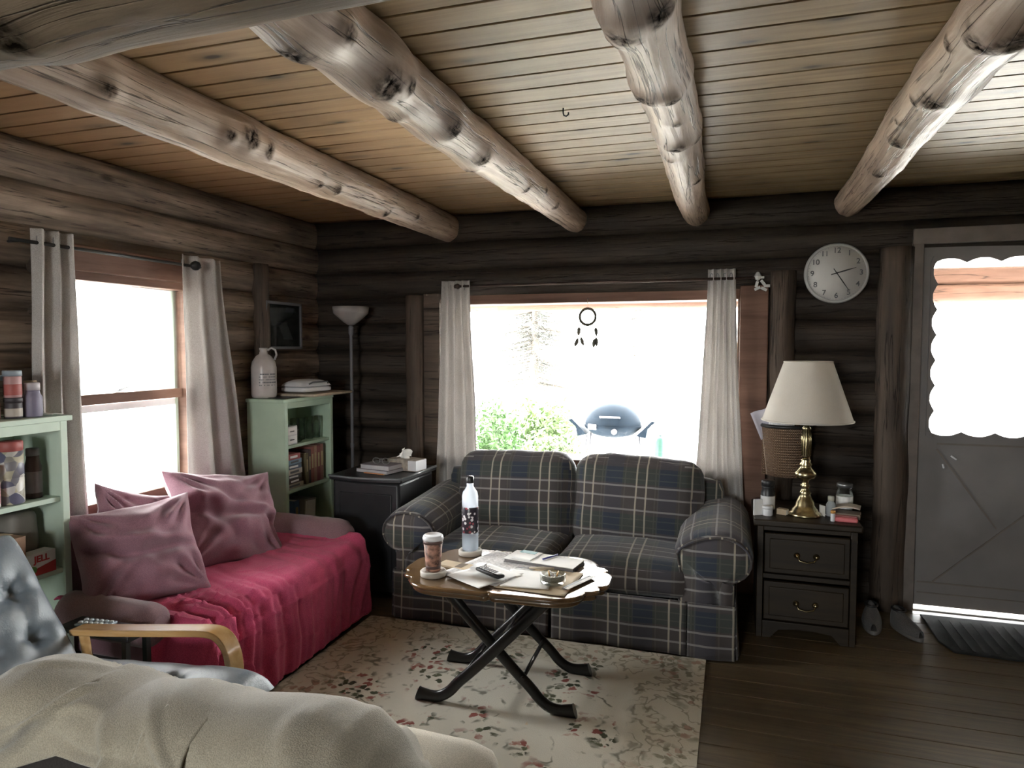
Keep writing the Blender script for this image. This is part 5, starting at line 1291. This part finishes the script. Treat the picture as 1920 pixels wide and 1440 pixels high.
MB().soft((0, 0, .12), (.13, .11, .235), .03, n=9, wr=.015, seed=5).build('bag', colour('bag_grey', (.22, .20, .18), .6), t)
z = .3315
t = thing('gelatin_box', 'white and red dessert box lettered JELL on the lower shelf', 'box', (-2.625, 2.0, z), 0)
MB().bb(-.03, .03, -.065, .065, 0, .088).build('carton', 'white_plastic', t, bevel=.001)
MB().prism([(-.065, .0), (.065, .0), (.065, .045), (-.065, .018)], .0302, .031, 'x').build('red_panel', colour('pack_red', (.45, .05, .05)), t)
MB().lathe([(0, 0), (.014, 0), (.014, .002), (0, .002)], n=20).build('green_spot', colour('pack_green', (.12, .35, .08)), t, loc=(.0312, -.03, .026), rot=(0, R(90), 0))
M['pack_letter'] = colour('pack_letter', (.55, .04, .05))
text('JELL', .036, 'pack_letter', t, (.0312, 0.006, .064), (R(90), 0, R(90)), bold=.001)
# the box and its shelf sit higher in the picture than the lower shelf
t.location = (-2.63, 1.985, .6015)
for o in COL.objects:
    if o.name.startswith('plastic_bag') and o.get('label'): o.location.x = -2.755; o.location.z = .6015

# ------------------------------------------------------------------ leather armchair
ac = thing('leather_armchair', 'reclining black leather armchair with a bentwood arm at the left edge', 'armchair', (-1.9, 1.5, 0))
def lpanel(u, v, w_, thick, tufts, A, B):
    pass
def cushion_surface(A, B, y0_, y1_, thick, tufts, flip=1, rr=.05, nu=60, nv=44, curve=0.0):
    """padded slab from edge point A to edge point B (x,z) across y0..y1 with button tufts"""
    A = Vector((A[0], 0, A[1])); B = Vector((B[0], 0, B[1])); d = (B - A); L = d.length; t_ = d.normalized(); nn = Vector((-t_.z, 0, t_.x)) * flip
    mb = MB()
    def fn(sg):
        def f_(u, v):
            a, b = u * 2 - 1, v * 2 - 1
            e = max(0, (1 - abs(a) ** 8) * (1 - abs(b) ** 8)) ** .4
            h = thick * e
            if sg > 0:
                for (tu, tv) in tufts:
                    du, dv = (u - tu) * L, (v - tv) * (y1_ - y0_); dd = math.hypot(du, dv); an = math.atan2(dv, du)
                    h -= .038 * math.exp(-(dd / .035) ** 2) + .006 * math.exp(-dd / .09) * (1 + math.sin(an * 5 + tu * 9))
            p = A + t_ * (L * u) + nn * (h * (1 if sg > 0 else -.35) + curve * math.sin(PI * u))
            return (p.x, y0_ + (y1_ - y0_) * v, p.z)
        return f_
    mb.grid(nu, nv, fn(1)); mb.grid(nu // 3, nv // 3, fn(-1))
    return mb
tf = [(.30, .22), (.30, .5), (.30, .78), (.60, .22), (.60, .5), (.60, .78)]
mb = cushion_surface((-2.13 + 1.9, .38), (-2.45 + 1.9, .83), -.28, .25, .085, tf, -1)
mb.build('back_cushion', 'leather', ac)
cushion_surface((-2.10 + 1.9, .40), (-1.31 + 1.9, .47), -.28, .22, .085, [(.35, .3), (.35, .7), (.68, .3), (.68, .7)]).build('seat_cushion', 'leather', ac)
MB().bb(-.16, .55, -.27, .23, .32, .375).build('seat_frame', 'dark_frame', ac)
def armrest(y):
    pts = [(-.27, .515), (-.05, .54), (.20, .572), (.30, .585), (.345, .58), (.38, .545), (.395, .49), (.40, .36), (.385, .2), (.36, .03)]
    sm = [Vector(p) for p in pts]
    for _ in range(2):
        nn = [sm[0]]
        for i in range(len(sm) - 1): nn += [sm[i] * .75 + sm[i + 1] * .25, sm[i] * .25 + sm[i + 1] * .75]
        sm = nn + [sm[-1]]
    mb = MB(); w_ = .032; th_ = .011; n = len(sm)
    for i, p in enumerate(sm):
        t_ = (sm[min(i + 1, n - 1)] - sm[max(i - 1, 0)]).normalized(); nn = Vector((-t_.y, t_.x))
        for sy, sn in ((-1, -1), (1, -1), (1, 1), (-1, 1)): q = p + nn * th_ * sn; mb.v.append((q.x, y + sy * w_, q.y))
    for i in range(n - 1):
        for k in range(4): mb.f.append([i * 4 + k, i * 4 + (k + 1) % 4, (i + 1) * 4 + (k + 1) % 4, (i + 1) * 4 + k]); mb.uv.append(None); mb.sm.append(False)
    mb.f.append([0, 1, 2, 3]); mb.f.append([(n - 1) * 4 + k for k in range(4)]); mb.uv += [None, None]; mb.sm += [False, False]
    return mb
armrest(.28).build('armrest', 'bentwood', ac, bevel=.004); armrest(-.32).build('armrest', 'bentwood', ac, bevel=.004)
for yy_ in (.28, -.32): MB().tube([(-.24, yy_, .51), (-.20, yy_, .3), (-.16, yy_, .03)], .016, 10).build('rear_leg', 'bentwood', ac)
for xx in (-.185, .385): MB().tube([(xx, -.32, .20), (xx, .28, .20)], .012, 10).build('cross_bar', 'bentwood', ac)
# small dark side table with a blister tray, between the chair and the day bed
t = thing('side_table', 'small black glossy side table between the armchair and the day bed', 'side table', (-2.20, 1.915, 0))
MB().bb(-.17, .17, -.055, .055, .45, .47).build('top', 'black_lacquer', t, bevel=.004)
for sx in (-.15, .15):
    for sy in (-.045, .045): MB().bb(sx - .01, sx + .01, sy - .01, sy + .01, .0, .45).build('leg', 'black_lacquer', t)
t = thing('pill_organizer', 'pale blue plastic pill tray with domed cells on the black side table', 'pill tray', (-2.24, 1.915, .471), R(6)); t.scale = (.75, .75, .75)
MB().bb(-.09, .09, -.04, .04, 0, .012).build('tray', colour('tray_blue', (.40, .50, .58), .25), t, bevel=.003)
for i in range(6):
    for j in range(2): MB().lathe([(.013, .012), (.011, .018), (.006, .021), (0, .022)], (-.072 + i * .029, -.018 + j * .036, 0), 12).build('cell', colour('cell_white', (.65, .72, .76), .15), t)

# ------------------------------------------------------------------ foreground sofa with fleece blanket
fs = thing('reclining_sofa', 'dark upholstered sofa in the foreground under a beige blanket', 'sofa', (-.9, 1.075, 0))
MB().soft((-.14, .0, .54), (.86, .17, .42), .09, (.0, .01, .0), 10, rot=(R(-6), 0, 0)).build('back', 'fleece_dark', fs)
MB().soft((-.03, .34, .26), (.70, .58, .34), .08, n=8).build('seat', 'fleece_dark', fs)
MB().bb(-.38, .32, -.08, .62, .03, .12).build('base', 'dark_frame', fs)
def ridge(x):
    """height of the blanket top along the sofa back (local x)"""
    pts = [(-.72, .52), (-.66, .66), (-.62, .74), (-.545, .805), (-.465, .842), (-.42, .850), (-.30, .826), (-.22, .807), (-.105, .818), (-.02, .816), (.20, .826), (.27, .813), (.315, .785), (.35, .74), (.375, .69), (.40, .60), (.42, .45)]
    for (a, b), (c_, d_) in zip(pts, pts[1:]):
        if x <= c_: t_ = max(0, (x - a) / (c_ - a)); t_ = t_ * t_ * (3 - 2 * t_) * .5 + t_ * .5; return b + (d_ - b) * t_
    return pts[-1][1]
def blanket_fn(xa, xb, hem, lift, sd, backL=.35):
    def f_(u, v):
        x = xa + (xb - xa) * v; top = ridge(x) + lift
        Lf = top - hem(v); tot = Lf + .24 + backL; s_ = u * tot
        r_ = .115; endc = max(0, (abs(x + .12) - .42)) ; r_e = max(.03, r_ - endc * .25)
        if s_ < Lf - .0: y_ = -r_e - .03 - (lift) - .02 * (1 - s_ / max(Lf, .01)); z_ = hem(v) + s_; k = 1
        elif s_ < Lf + .24: a = (s_ - Lf) / .24 * PI; y_ = -r_e * math.cos(a) - .03; z_ = top + r_e * .55 * math.sin(a) - .0; k = 1
        else: y_ = r_e - .02 + .02; z_ = top - (s_ - Lf - .24); k = 1
        z_ -= r_e * .55
        if xb < .05:
            ln = .63 + (x + .56) * .75 + .02 * math.sin(x * 20); st = min(1, max(0, (z_ - ln) / .012))
            rg_ = math.exp(-((z_ - ln) / .011) ** 2) * .014 * min(1, max(0, (-.20 - x) / .08)) * (1 if s_ < Lf + .1 else 0); y_ -= rg_; z_ += rg_ * .5
            if x < -.24 or z_ < .86: y_ -= .028 * st * min(1, max(0, (-.20 - x) / .06))
        fold = .008 * math.sin(x * 11 + s_ * 9 + sd) + .020 * nz(x * 4 + sd, s_ * 4) + .012 * max(0, 1 - abs(nz(x * 3.2 + s_ * 4, s_ * 3 - x * 2, sd)) / .08) + .006 * nz(x * 12, s_ * 10, sd)
        kb = min(1, max(0, (s_ - Lf) / .24)); return (x, y_ - fold * (1 - 1.5 * kb), z_ + .4 * fold)
    return f_
mb = MB()
def hemL(v):   # hem of the left lobe rises toward the middle
    return .50 + .21 * min(1, v / .3) + .09 * min(1, max(0, (v - .3) / .3))
mb.grid(150, 130, blanket_fn(-.72, .0, hemL, .0, 1.0))
mb.grid(80, 80, blanket_fn(-.10, .42, lambda v: .12, .006, 4.0))
# piping-like hem rolls that show as raised lines
bl = mb.build('fleece_blanket', 'blanket', None, loc=(-.9, 1.075, .010), solid=.006)
tag(bl, 'beige fleece blanket draped over the foreground sofa back', 'blanket')
t = thing('seat_cover', 'pale beige cushion on the foreground sofa seat at the bottom of the photo', 'cushion', (-.83, 1.38, .40), R(0))
MB().soft((0, 0, .07), (.62, .36, .15), .06, (.0, 0, .02), 8, wr=.006).build('cushion', fabric('pale_beige', (.5, .46, .38), .1), t)
